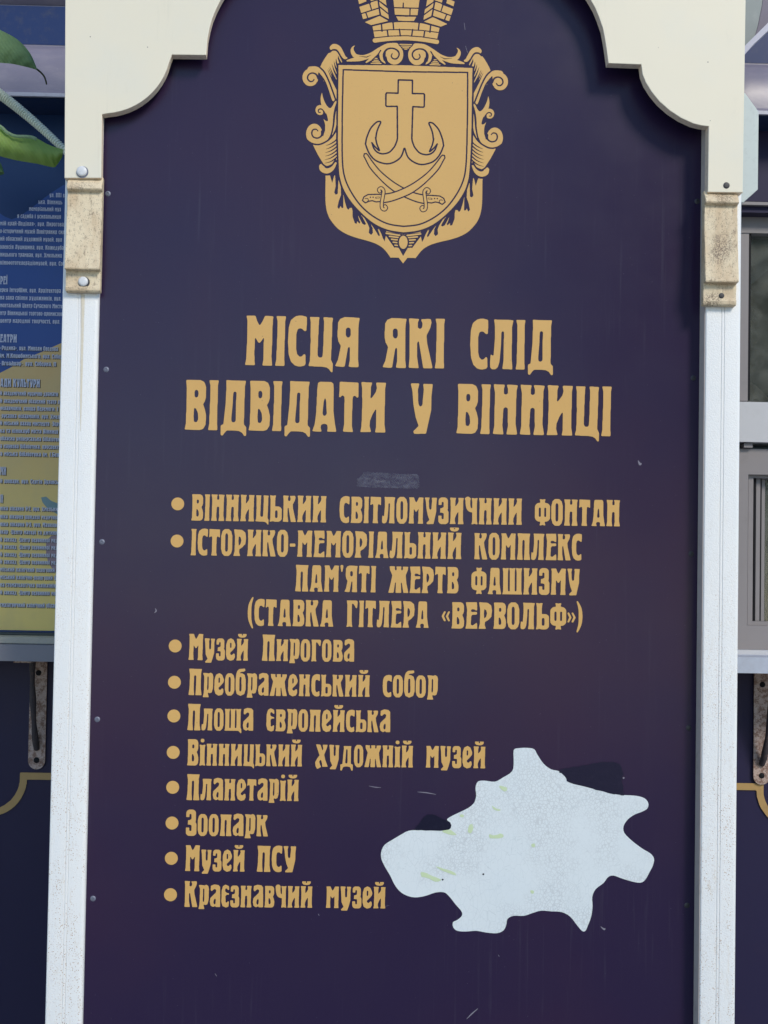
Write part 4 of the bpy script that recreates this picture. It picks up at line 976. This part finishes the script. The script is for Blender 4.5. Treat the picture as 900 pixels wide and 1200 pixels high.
# ---- writing
W_ = [  # text, left px, baseline py, right px, baseline py, cap height px
 ('title', [('МІСЦЯ', 287, 428, 421, 430.3, 59), ('ЯКІ', 448, 431, 521.6, 431.7, 59), ('СЛІД', 551, 432.5, 648, 433.3, 59)]),
 ('title', [('ВІДВІДАТИ', 216, 503.6, 452, 506.8, 59), ('У', 480.3, 507.5, 506.4, 508, 59), ('ВІННИЦІ', 534.4, 508, 716.7, 511.2, 59)]),
 ('list', [('ВІННИЦЬКИИ', 224, 610, 382.3, 612.2, 31), ('СВІТЛОМУЗИЧНИИ', 397.7, 612.7, 611.7, 615, 31), ('ФОНТАН', 626.7, 615.6, 726.7, 616.8, 31)]),
 ('list', [('ІСТОРИКО-МЕМОРІАЛЬНИЙ', 223.3, 650.7, 540.7, 655.2, 31), ('КОМПЛЕКС', 555.7, 655.4, 681.7, 656.8, 31)]),
 ('list', [("ПАМ'ЯТІ", 345.7, 693, 440.7, 694.2, 31), ('ЖЕРТВ', 455, 694.6, 537.3, 695.4, 31), ('ФАШИЗМУ', 552.3, 696, 679.3, 697.4, 31)]),
 ('list', [('(СТАВКА', 290.3, 733.2, 390.7, 734.4, 31), ('ГІТЛЕРА', 406, 734.6, 502.3, 735.8, 31), ('«ВЕРВОЛЬФ»)', 517.3, 736.4, 682.3, 738, 31)]),
 ('list', [('Музей', 220.7, 773.4, 290.7, 774.2, 30.6), ('Пирогова', 306.7, 774.4, 415, 775.6, 30.6)]),
 ('list', [('Преображенський', 220.7, 814.5, 433.3, 816.6, 30.6), ('собор', 448.3, 816.8, 513, 817.6, 30.6)]),
 ('list', [('Площа', 219.3, 855.7, 296.7, 856.5, 30.6), ('європейська', 312, 856.8, 457.3, 858.2, 30.6)]),
 ('list', [('Вінницький', 219, 897, 354, 898.2, 30.6), ('художній', 369.3, 898.4, 484, 899.4, 30.6), ('музей', 498.8, 899.6, 568.8, 900.4, 30.6)]),
 ('list', [('Планетарій', 218.3, 937.6, 350, 938.8, 30)]),
 ('list', [('Зоопарк', 217.3, 979.3, 314, 980.2, 30)]),
 ('list', [('Музей', 216.7, 1020.8, 286.7, 1021.4, 30), ('ПСУ', 300.7, 1021.6, 346.7, 1022, 30)]),
 ('list', [('Краєзнавчий', 216, 1062.8, 366, 1063.8, 30), ('музей', 381.7, 1064, 451.7, 1064.6, 30)])]
TY = -0.0006
for kind_, words in W_:
    for wd in words:
        V, F = word_mesh(*wd, TY)
        o = flat_obj('title_word' if kind_ == 'title' else 'list_word', V, F, MG, board)
        o['label'] = 'gold lettering reading ' + wd[0]
for px, py in ((208.3, 590.5), (207.5, 634), (205.3, 757), (204.4, 799.5), (203.8, 839), (203, 881.7), (202.4, 922.6), (201.6, 964.5), (200.8, 1005.8), (199.8, 1048.5)):
    c = P(px, py, TY); r_ = 7.5 * PX
    flat_obj('bullet', [(c.x + r_ * math.cos(k * math.pi / 16), TY, c.z + r_ * math.sin(k * math.pi / 16)) for k in range(32)], [list(range(32))], MG, board)

# ---- coat of arms
def coat_of_arms():
    S = 6.923; TH = R(1.1); TX, TYY = 472.3, 308.7
    def loc(x, y):                      # photo pixel -> (distance left of axis, height above the tip)
        dx, dy = x - TX, y - TYY
        u = dx * math.cos(TH) + dy * math.sin(TH); v = -dx * math.sin(TH) + dy * math.cos(TH)
        return (u, -v)
    def Z(ox, oy, s):
        def f(pts): return [loc(ox + p[0] / s, oy + p[1] / s) + ((p[2] / s,) if len(p) > 2 else ()) for p in pts]
        return f
    z7, z8, zc, z1, z2, zs = Z(350, 20, S), Z(350, 160, S), Z(415, 0, S), Z(340, 0, 3.214), Z(340, 150, 3.214), Z(410, 200, S)
    r = Ras(-128, -3, 3, 340, 5)
    ln = 5 / S * 1.3
    # lower mantling
    r.poly(z8([(222, 312)] ) + [tuple(q) for q in cr(z8([(222, 312), (220, 480), (224, 560), (238, 625), (265, 680), (320, 745), (390, 790), (470, 820), (560, 845), (630, 870), (685, 905), (720, 945), (745, 982)]), 5)] + z8([(812, 982), (847, 1030), (900, 1030), (900, 300)]))
    # right-hand top roll with hatching
    r.poly(cr(z7([(182, 392), (205, 345), (250, 278), (285, 256)]), 5) + cr(z7([(285, 256), (320, 262), (342, 300), (362, 348)]), 5) + z7([(335, 372), (332, 660), (290, 660), (262, 560), (225, 450)]))
    for k in range(11):
        t = k / 10
        x1, y1 = 345 - 30 * t, 352 + 235 * t; x0, y0 = 318 - 88 * t, 285 + 112 * t
        if k > 1: x1 = 328
        r.line(z7([(x1, y1, 9), ((x0 + x1) / 2, (y0 + y1) / 2, 5.5), (x0 + 12, y0 + 12, 0.8)]), v=0) if k % 2 == 0 or k > 8 else None
    # top curl
    r.curve(z7([(283, 232, 22), (300, 222, 23), (332, 236, 21), (358, 275, 17), (380, 310, 13), (396, 316, 8)]))
    r.curve(z7([(262, 268), (285, 250), (315, 252), (338, 282), (358, 322), (375, 345)]), ln, 0)
    # big left scroll
    r.curve(z7([(105, 412, 26), (150, 412, 25), (195, 440, 24), (232, 500, 22), (262, 575, 17), (288, 662, 9)])); r.ell(*loc(350 + 103 / S, 20 + 476 / S), 65 / S, 72 / S)
    r.curve(z7([(178, 392), (215, 430), (250, 500), (278, 575), (306, 655)]), ln, 0); r.curve(z7([(170, 440), (215, 500), (245, 575), (268, 650)]), ln * .8, 0)
    r.poly(z7([(150, 520), (172, 500), (165, 470), (200, 470), (212, 520), (170, 560)]), 0)
    r.curve(z7([(168, 486, 9), (150, 452, 7), (118, 440, 6), (88, 455, 6), (80, 485, 6), (98, 508, 6), (120, 508, 5), (132, 494, 5)]), v=0)
    # leaf below it
    r.poly(cr(z7([(195, 602), (186, 640), (188, 690), (205, 735), (232, 775), (244, 830), (225, 832), (208, 818), (220, 860), (218, 930), (200, 985), (215, 1060), (290, 1038), (300, 900)]), 4) +
           cr(z7([(300, 900), (285, 870), (286, 800), (298, 730), (316, 672), (300, 676), (280, 712), (262, 728), (238, 712), (215, 670), (202, 630), (197, 602)]), 4))
    r.line(z7([(180, 716, 10), (215, 722, 14), (235, 760, 14)])); r.ell(*loc(350 + 180 / S, 20 + 744 / S), 37 / S, 41 / S)
    r.curve(z7([(212, 778, 9), (208, 752, 5), (188, 735, 5), (168, 742, 5), (168, 762, 4), (182, 764, 4)]), v=0)
    # long sliver beside the shield
    r.poly(cr(z7([(316, 700), (303, 780), (296, 860), (275, 960), (235, 1020), (300, 1040)]), 4) + z7([(330, 1038), (330, 700)]))
    r.curve(z7([(318, 690), (300, 770), (290, 850), (272, 940), (238, 1000), (190, 1030)]), ln, 0)
    for k in range(4): r.line(z7([(320, 850 + 55 * k, 5), (305, 905 + 50 * k, 3), (262 - k * 6, 985 + 22 * k, 1)]), v=0)
    # lower scroll
    r.ell(*loc(350 + 132 / S, 20 + 940 / S), 66 / S, 84 / S); r.curve(z7([(140, 1010, 26), (190, 1000, 24), (225, 950, 18), (240, 880, 12)]))
    r.curve(z7([(196, 920, 10), (190, 955, 7), (160, 974, 6), (125, 965, 6), (112, 935, 6), (122, 907, 6), (148, 902, 5), (162, 916, 4)]), v=0)
    r.poly(z7([(200, 880), (216, 850), (220, 905), (205, 960), (196, 930)]), 0)
    # tapering drum and foot roll
    r.poly(z8([(122, 62), (170, 60), (230, 30), (330, -60), (330, 170), (300, 200), (265, 236), (230, 236), (205, 215), (160, 140)]))
    r.curve(z8([(70, 20), (110, 48), (165, 58), (220, 38), (270, 0), (312, -60)]), ln, 0)
    for k in range(7):
        y = 5 + 29 * k; r.curve(z8([(325, y, 5), (295, y + 28, 5), (258, y + 50, 3.4), (225 - 3 * k, y + 62, 0.8)]), v=0)
    r.curve(z8([(192, 238, 22), (200, 262, 22), (235, 274, 21), (275, 255, 16), (305, 210, 8)]))
    r.curve(z8([(190, 208), (215, 232), (245, 242), (275, 226), (304, 180)]), ln, 0)
    # drips in the mantling, then the shield
    for pts in ([(255, 300), (276, 372), (290, 320), (310, 280)], [(298, 280), (304, 400), (292, 450), (303, 468), (320, 462), (326, 360), (335, 300)],
                [(330, 340), (345, 400), (347, 470), (328, 520), (317, 570), (330, 586), (344, 560), (350, 576), (364, 578), (366, 500), (372, 470), (350, 400)],
                [(360, 440), (378, 530), (390, 575), (406, 592), (418, 576), (445, 575), (420, 520)],
                [(425, 540), (440, 600), (440, 650), (458, 702), (474, 706), (476, 684), (496, 706), (503, 690), (515, 705), (540, 716), (548, 706), (520, 650)],
                [(530, 650), (562, 706), (575, 740), (570, 780), (590, 797), (604, 780), (602, 745), (625, 775), (654, 808), (660, 798), (640, 740)],
                [(630, 730), (655, 762), (680, 815), (698, 850), (706, 815), (716, 780), (700, 740)]):
        r.poly(z8(pts), 0)
    for q in ([(342, 345, 1), (333, 450, 5), (318, 520, 1)], [(366, 470, 1), (374, 530, 5), (392, 580, 2)], [(485, 640, 1), (500, 680, 4.5), (518, 706, 1)], [(590, 712, 1), (612, 752, 5), (640, 790, 1)], [(650, 745, 1), (668, 790, 4.5), (682, 820, 1)]): r.line(z8(q))
    sh_o = z7([(332, 374), (900, 390)]); crv = [(330, 100), (331, 250), (342, 340), (372, 430), (430, 525), (510, 615), (610, 700), (720, 752), (847, 775), (900, 776)]
    side = z7([(328, 700)]) + cr(z8([(324, 0)] + crv[1:]), 5)
    outer = [z7([(332, 374)])[0]] + side + [loc(482, 280), loc(486, 74)]
    def inset(d): # shrink towards the shield's centre by an outline-wise dark/gold stroke
        r.line(outer[:len(side) + 1], d, 0)
    r.line([z7([(880, 372)])[0]] + [z7([(332, 374)])[0]] + side, 15 / S, 0)
    r.poly(outer)
    r.line([z7([(900, 428)])[0], z7([(370, 412)])[0], z7([(362, 700)])[0]] + [tuple(q) for q in cr(z8([(358, 0), (360, 200), (376, 320), (420, 430), (500, 550), (600, 640), (720, 704), (847, 726), (900, 727)]), 5)], ln * 0.95, 0)
    # foot ornament
    r.poly(z8([(696, 770), (847, 792), (900, 792), (900, 960), (847, 968), (812, 902), (780, 898)]), 0)
    for a, b, t in (((712, 783), (820, 800), 6.5), ((738, 808), (812, 818), 6), ((755, 832), (806, 838), 6), ((768, 856), (804, 860), 5.5), ((782, 880), (806, 883), 5.5)):
        r.line(z8([(a[0], a[1], t), (b[0], b[1], t)]))
    r.line(z8([(690, 770, 3), (778, 898, 3)]), v=0); e = loc(350 + 850 / S, 160 + 857 / S); r.ell(e[0], e[1], 48 / S, 64 / S, 0); r.ell(e[0], e[1], 35 / S, 54 / S)
    # top volute and leaf
    r.ell(*loc(350 + 788 / S, 20 + 285 / S), 72 / S, 84 / S); r.curve(z7([(800, 214, 24), (735, 220, 26), (670, 252, 25), (600, 292, 22), (530, 308, 17), (470, 298, 18), (446, 262, 15), (447, 232, 8), (464, 214, 2)]))
    r.curve(z7([(404, 338, 7), (450, 330, 14), (510, 322, 18), (580, 300, 18)])); r.curve(z7([(700, 250, 22), (682, 285, 16), (688, 325, 14), (712, 358, 3)])); r.curve(z7([(660, 262, 20), (610, 310, 14), (558, 350, 6)]))
    r.curve(z7([(708, 330, 10), (700, 285, 8), (725, 245, 7), (770, 234, 6.5), (812, 252, 6.5), (826, 285, 6), (808, 318, 6), (778, 320, 5.5), (762, 300, 5), (770, 278, 4)]), v=0)
    r.poly(z7([(716, 360), (706, 320), (722, 300), (735, 350)]), 0); r.line(z7([(676, 252, 5), (655, 285, 5), (590, 348, 4)]), v=0) ; r.line(z7([(500, 300, 1), (560, 308, 4), (600, 290, 1)]), v=0)
    r.poly(z7([(640, 300), (590, 372), (690, 372)]), 0)
    for y, w0 in ((318, 8), (333, 17), (346, 28), (359, 40)): r.line(z7([(638 - w0, y, 4.5), (638 + w0, y + 1, 4.5)]))
    r.poly(z7([(826, 192), (940, 192), (890, 262), (872, 262)]), 0)
    for y, w0 in ((203, 50), (217, 38), (230, 27), (242, 12)): r.line(z7([(884 - w0, y - 1, 4.5), (884 + w0, y, 4.5)]))
    # anchor-cross (left half of the outline)
    q = z7([(880, 496), (818, 495), (815, 604), (722, 602), (716, 612), (715, 706), (722, 713), (808, 712), (808, 960)]); r.line(q, ln, 0)
    r.curve(z7([(808, 950), (806, 985), (790, 1030)]) + z8([(775, 85), (740, 120), (690, 133), (648, 122), (618, 92), (600, 42)]), ln, 0)
    r.curve(z8([(600, 42), (622, 72), (660, 106), (640, 52), (630, 0)]), ln, 0, 4); r.curve(z7([(632, 975), (640, 925), (654, 885), (672, 845), (660, 836), (632, 848), (590, 895), (560, 965), (550, 1010)]) + z8([(550, 60), (578, 130), (622, 182), (680, 208), (735, 214), (790, 195), (836, 156), (862, 88)]), ln, 0)
    # mural crown, left half
    A = 433
    def arcy(y0, x): return y0 + 0.00033 * (x - A) ** 2
    def band(x0, y0, x1, y1, xt0=None):
        xs = [x0 + (A + 30 - x0) * k / 10 for k in range(11)]; top = [(x, arcy(y0, x)) for x in xs]
        xs2 = [x1 + (A + 30 - x1) * k / 10 for k in range(11)]; bot = [(x, arcy(y1, x)) for x in xs2]
        r.poly(zc(top + bot[::-1]))
    band(158, 156, 178, 266); r.line(zc([(172, arcy(208, 172), 4), (300, arcy(214, 300), 4), (470, 218, 4)]), v=0)
    q = zc([(180 + k * 29, arcy(287, 180 + k * 29), 19) for k in range(10)]); r.line(q)
    r.line(zc([(170, arcy(265, 170), 4), (300, arcy(267, 300), 4), (470, 267, 4)]), v=0)
    for x, y0, y1 in ((232, 158, 232), (327, 150, 218), (281, 225, 275), (380, 215, 270)): r.line(zc([(x, y0), (x + 6, y1)]), ln * .9, 0)
    # left tower
    r.line(zc([(140, 188), (300, 152)]), 9 / S, 0); r.poly(zc([(98, 158), (218, 106), (290, 147), (150, 182)])); r.poly(zc([(54, 32), (208, -20), (225, 98), (86, 140)])); r.poly(zc([(212, -14), (285, 45), (294, 132), (232, 98)]))
    r.line(zc([(70, 88), (216, 40)]), ln * .8, 0); r.line(zc([(216, 28), (290, 88)]), ln * .8, 0); r.line(zc([(106, 78), (122, 124)]), ln * .8, 0); r.line(zc([(135, -10), (152, 50)]), ln * .8, 0); r.line(zc([(208, -20), (224, 98)]), ln, 0)
    r.line(zc([(86, 140), (222, 100), (296, 142)]), ln, 0)
    r.poly(zc([(44, -30), (104, -52), (112, -14), (52, 10)])); r.poly(zc([(140, -66), (204, -90), (212, -24), (150, 0)])); r.line(zc([(50, 20), (210, -30), (290, 36)]), ln * .8, 0); r.poly(zc([(216, -80), (268, -40), (276, 20), (218, -22)]))
    # centre tower (half)
    r.poly(zc([(352, 108), (470, 114), (470, 150), (372, 144)])); r.poly(zc([(331, -40), (470, -40), (470, 104), (344, 98)])); r.line(zc([(336, 38), (470, 40)]), ln * .8, 0)
    r.line(zc([(340, 102), (470, 106)]), ln, 0); r.poly(zc([(322, -90), (368, -90), (372, -48), (328, -48)])); r.poly(zc([(396, -90), (470, -90), (470, -48), (398, -48)])); r.line(zc([(326, -44), (470, -42)]), ln * .8, 0)
    # mirror
    n0 = int(round((0 - r.x0) * r.res)); left = r.a[:, :n0 + 1]
    F_ = Ras(-128, -3, 128, 340, 5); full = np.concatenate([left, left[:, :-1][:, ::-1]], 1)
    F_.a[:, :full.shape[1]] = full[:, :F_.w]; r = F_
    for a, b in (((413, 0), (411, 36)), ): r.line(zc([a, b]), ln * .8, 0)
    r.line(zc([(468, 42), (466, 96)]), ln * .8, 0)
    # crossed sabres
    def sabre(mir):
        f = (lambda P_: [(-p[0],) + tuple(p[1:]) for p in zs(P_)]) if mir else zs
        blade_up = cr(f([(285, 186), (350, 174), (425, 146), (500, 108), (570, 62), (640, 5), (700, -62), (745, -122)]), 5)
        blade_dn = cr(f([(778, -112), (765, -90), (725, -20), (660, 52), (580, 125), (500, 180), (420, 216), (340, 244), (280, 256)]), 5)
        tip = f([(757, -134), (774, -132)])
        pg = blade_up + tip + blade_dn
        r.poly(pg); r.line(pg, 5.2 / S, 0)
        h = f([(262, 188), (200, 188), (150, 190), (118, 208), (105, 238), (128, 258), (160, 244), (185, 240), (215, 250), (262, 246)])
        r.poly(h); r.line(h, 5 / S, 0); r.curve(f([(130, 256), (152, 240), (146, 222), (126, 224)]), 3 / S, 0)
        for x in (170, 192): r.ell(*f([(x, 212)])[0], 6 / S, 6 / S, 0)
        r.line(f([(216, 216), (240, 214)]), 7 / S, 0); r.line(f([(220, 216), (240, 214)]), 3.5 / S, 1)
        g = f([(246, 164), (240, 150), (258, 138), (276, 160), (270, 210), (262, 260), (264, 300), (284, 312), (296, 298), (288, 286)])
        r.curve(g, 17 / S, 0); r.curve(g, 9.5 / S, 1); r.curve(f([(252, 150), (266, 162), (264, 176)]), 2.2 / S, 0)
    sabre(True); sabre(False)
    r.smooth(0.75)
    vs, fs = fill(r.loops(0.05))
    c0 = P(TX, TYY, TY); k = PX
    e = (P(TX + 10, TYY + 10 * math.tan(TH), TY) - c0); ex = e.normalized(); ez = Vector((-ex.z, 0, ex.x)); k = e.length / (10 / math.cos(TH))
    V = [tuple(c0 + ex * (v[0] * k) + ez * (v[1] * k)) for v in vs]
    o = flat_obj('coat_of_arms', V, fs, MG, board); o['label'] = 'gold city arms: shield with anchor cross and crossed sabres under a mural crown'
coat_of_arms()

# ---- torn map sticker
mp = [(430,48),(445,42),(470,41),(490,45),(500,62),(518,88),(540,104),(565,110),(580,125),(594,143),(640,155),(690,168),(735,178),(785,181),(812,188),(824,202),(822,218),(806,228),(785,236),(765,250),(752,270),(754,290),(775,312),(805,335),(830,350),(841,365),(838,385),(828,405),(815,428),(800,436),(775,432),(745,423),(722,415),(706,420),(693,437),(670,455),(660,478),(661,505),(657,535),(648,560),(640,577),(630,577),(615,560),(595,535),(570,522),(540,520),(510,518),(485,525),(460,533),(430,533),(412,542),(408,560),(400,576),(380,584),(350,582),(320,577),(290,579),(265,577),(253,567),(252,552),(265,545),(278,533),(277,520),(260,500),(240,475),(225,464),(200,465),(170,475),(140,479),(115,473),(95,460),(80,440),(68,415),(52,388),(42,365),(42,345),(52,325),(75,310),(100,295),(122,284),(150,282),(200,282),(235,280),(246,270),(240,258),(235,250),(250,240),(275,228),(300,215),(315,200),(320,180),(318,158),(325,140),(345,137),(375,140),(400,127),(425,110),(430,85)]
def sticker(name, pts, y, mat, parent, label=None, o=(430, 860, 2.5), n=3, rough=0.0, th=None):
    q = cr([(a, b) for a, b in pts], n, True) if n > 1 else pts
    if rough: q = [(a + random.uniform(-rough, rough), b + random.uniform(-rough, rough)) for a, b in q]
    Q = [P(o[0] + a / o[2], o[1] + b / o[2], y) for a, b in q]
    vs, fs = fill([np.array([(p.x, p.z) for p in Q])])
    ob = flat_obj(name, [(a, y, b) for a, b in vs], fs, mat, parent)
    if label: ob['label'] = label
    return ob
M_patch2 = mat_simple('faded_black_patch', (0.012, 0.0105, 0.028), 0.6, 0.15, 0, 0.6, (0.022, 0.018, 0.040), 90, 0.3)
map_o = sticker('map_sticker', mp, -0.0008, MMAP, board, 'pale torn city map outline with faint street lines')
sticker('torn_patch', [(140,280),(158,258),(172,240),(190,236),(215,246),(240,257),(247,268),(240,280),(200,284),(160,282)], -0.0012, M_patch, board, 'small black patch beside the map', rough=1)
sticker('torn_patch', [(560,108),(590,98),(620,93),(655,90),(690,82),(735,84),(750,110),(748,140),(754,176),(735,178),(690,168),(640,155),(596,143),(578,122)], -0.0012, M_patch2, board, 'larger rough black patch above the map', rough=3)
for pts in ([(388,152),(402,155),(412,160),(408,168),(398,166),(390,158)], [(366,210),(378,218),(392,222),(388,226),(372,222)], [(358,294),(372,298),(390,292),(400,296),(396,304),(376,306),(360,305)], [(222,284),(240,280),(252,286),(262,296),(240,294),(226,290)],
            [(300,268),(308,264),(312,274),(305,292),(296,286)], [(158,405),(176,408),(190,416),(212,424),(216,430),(200,433),(184,424),(160,418)], [(202,388),(225,395),(250,402),(262,414),(240,408),(215,398)], [(482,324),(492,322),(493,330),(484,331)], [(272,238),(282,236),(284,243),(274,244)], [(480,458),(490,460),(488,468),(480,466)]):
    sticker('green_park', pts, -0.0012, M_green, map_o, n=2, rough=0.8)
for x, y in ((222, 427), (341, 411), (752, 129)): sticker('ink_dot', [(x - 3, y), (x, y + 3), (x + 3, y), (x, y - 2.5)], -0.0013, M_dark if x < 700 else M_scratch, map_o, n=3)
# clear tape and small marks
sticker('clear_tape', [(255, 158), (420, 168), (560, 176), (680, 178), (702, 196), (700, 292), (640, 296), (400, 288), (230, 280), (195, 278), (198, 215), (225, 195)], -0.0009, MTAPE, board, 'strip of clear tape above the list', (390, 530, 6.923), 1)
def mark(pts, wd, name='scratch'):
    r = Ras(min(p[0] for p in pts) - 3, min(p[1] for p in pts) - 3, max(p[0] for p in pts) + 3, max(p[1] for p in pts) + 3, 5)
    r.curve([(p[0], p[1], wd * (0.35 if k in (0, len(pts) - 1) else 1)) for k, p in enumerate(pts)]); r.smooth(0.8); L = r.loops(0.06)
    if not L: return
    vs, fs = fill(L); Q = [P(a, b, -0.0004) for a, b in vs]
    flat_obj(name, [tuple(q) for q in Q], fs, M_scratch, board)
for pts, wd in (([(432, 921), (440, 922.5), (447, 923)], .45), ([(489, 928), (500, 929), (511, 931)], .55), ([(547, 1194), (553, 1188), (560, 1182)], .7), ([(540, 104), (542, 108)], .8), ([(544, 27), (545, 35)], .6), ([(545.5, 54), (548, 62)], .6),
                ([(748, 540), (750, 544), (751.5, 543)], 1.3), ([(182, 713), (183, 716), (181, 718)], .8), ([(704, 1086), (708, 1089), (709, 1088)], 1.0), ([(373, 1071), (374, 1073)], .8), ([(252, 1141), (254, 1144)], .7), ([(584, 1119), (585, 1121)], .7),
                ([(443, 1064), (456, 1061)], .4), ([(345, 990), (346, 998)], .4), ([(240, 30), (230, 60)], .3), ([(820, 140), (822, 142)], .6)):
    mark(pts, wd)

# ------------------------------------------------------------------ a tree across the street, seen mirrored in the kiosk window
def tree(x, y, h, cr_, seed):
    rnd = random.Random(seed)
    t = empty('street_tree', (x, y, 0)); tag(t, 'leafy tree across the pavement, mirrored in the kiosk window', 'tree')
    bm = bmesh.new(); tube(bm, [(x, y, 0), (x + .05, y, h * .3), (x, y + .1, h * .55), (x - .1, y, h * .85)], [0.2, .15, .11, .04], 10)
    for k in range(7):
        a = k * 2.4; z = h * (.35 + .06 * k); tube(bm, [(x, y, z), (x + math.cos(a) * cr_ * .4, y + math.sin(a) * cr_ * .4, z + .5), (x + math.cos(a) * cr_ * .75, y + math.sin(a) * cr_ * .75, z + 1.1)], [.07, .04, .015], 6)
    from_bm('trunk', bm, mat_simple('bark', (0.10, 0.08, 0.06), .9), t)
    V, F = [], []
    cl = [(rnd.gauss(0, .42) * cr_, rnd.gauss(0, .42) * cr_, h * (.62 + rnd.uniform(-.3, .34))) for _ in range(120)]
    for cx, cy, cz in cl:
        for _ in range(90):
            p = Vector((x + cx + rnd.gauss(0, .3), y + cy + rnd.gauss(0, .3), cz + rnd.gauss(0, .26)))
            n = Vector((rnd.gauss(0, 1), rnd.gauss(0, 1), rnd.gauss(0, 1) + .6)).normalized(); u = n.orthogonal().normalized() * .10; v = n.cross(u) * .6
            o = len(V); V += [tuple(p - u), tuple(p - v), tuple(p + u), tuple(p + v)]; F.append([o, o + 1, o + 2, o + 3])
    flat_obj('crown', V, F, mat_leaf('tree_foliage', (0.05, 0.09, 0.03), (0.08, 0.12, 0.035)), t)
tree(4.2, -9.0, 6.4, 2.6, 3)
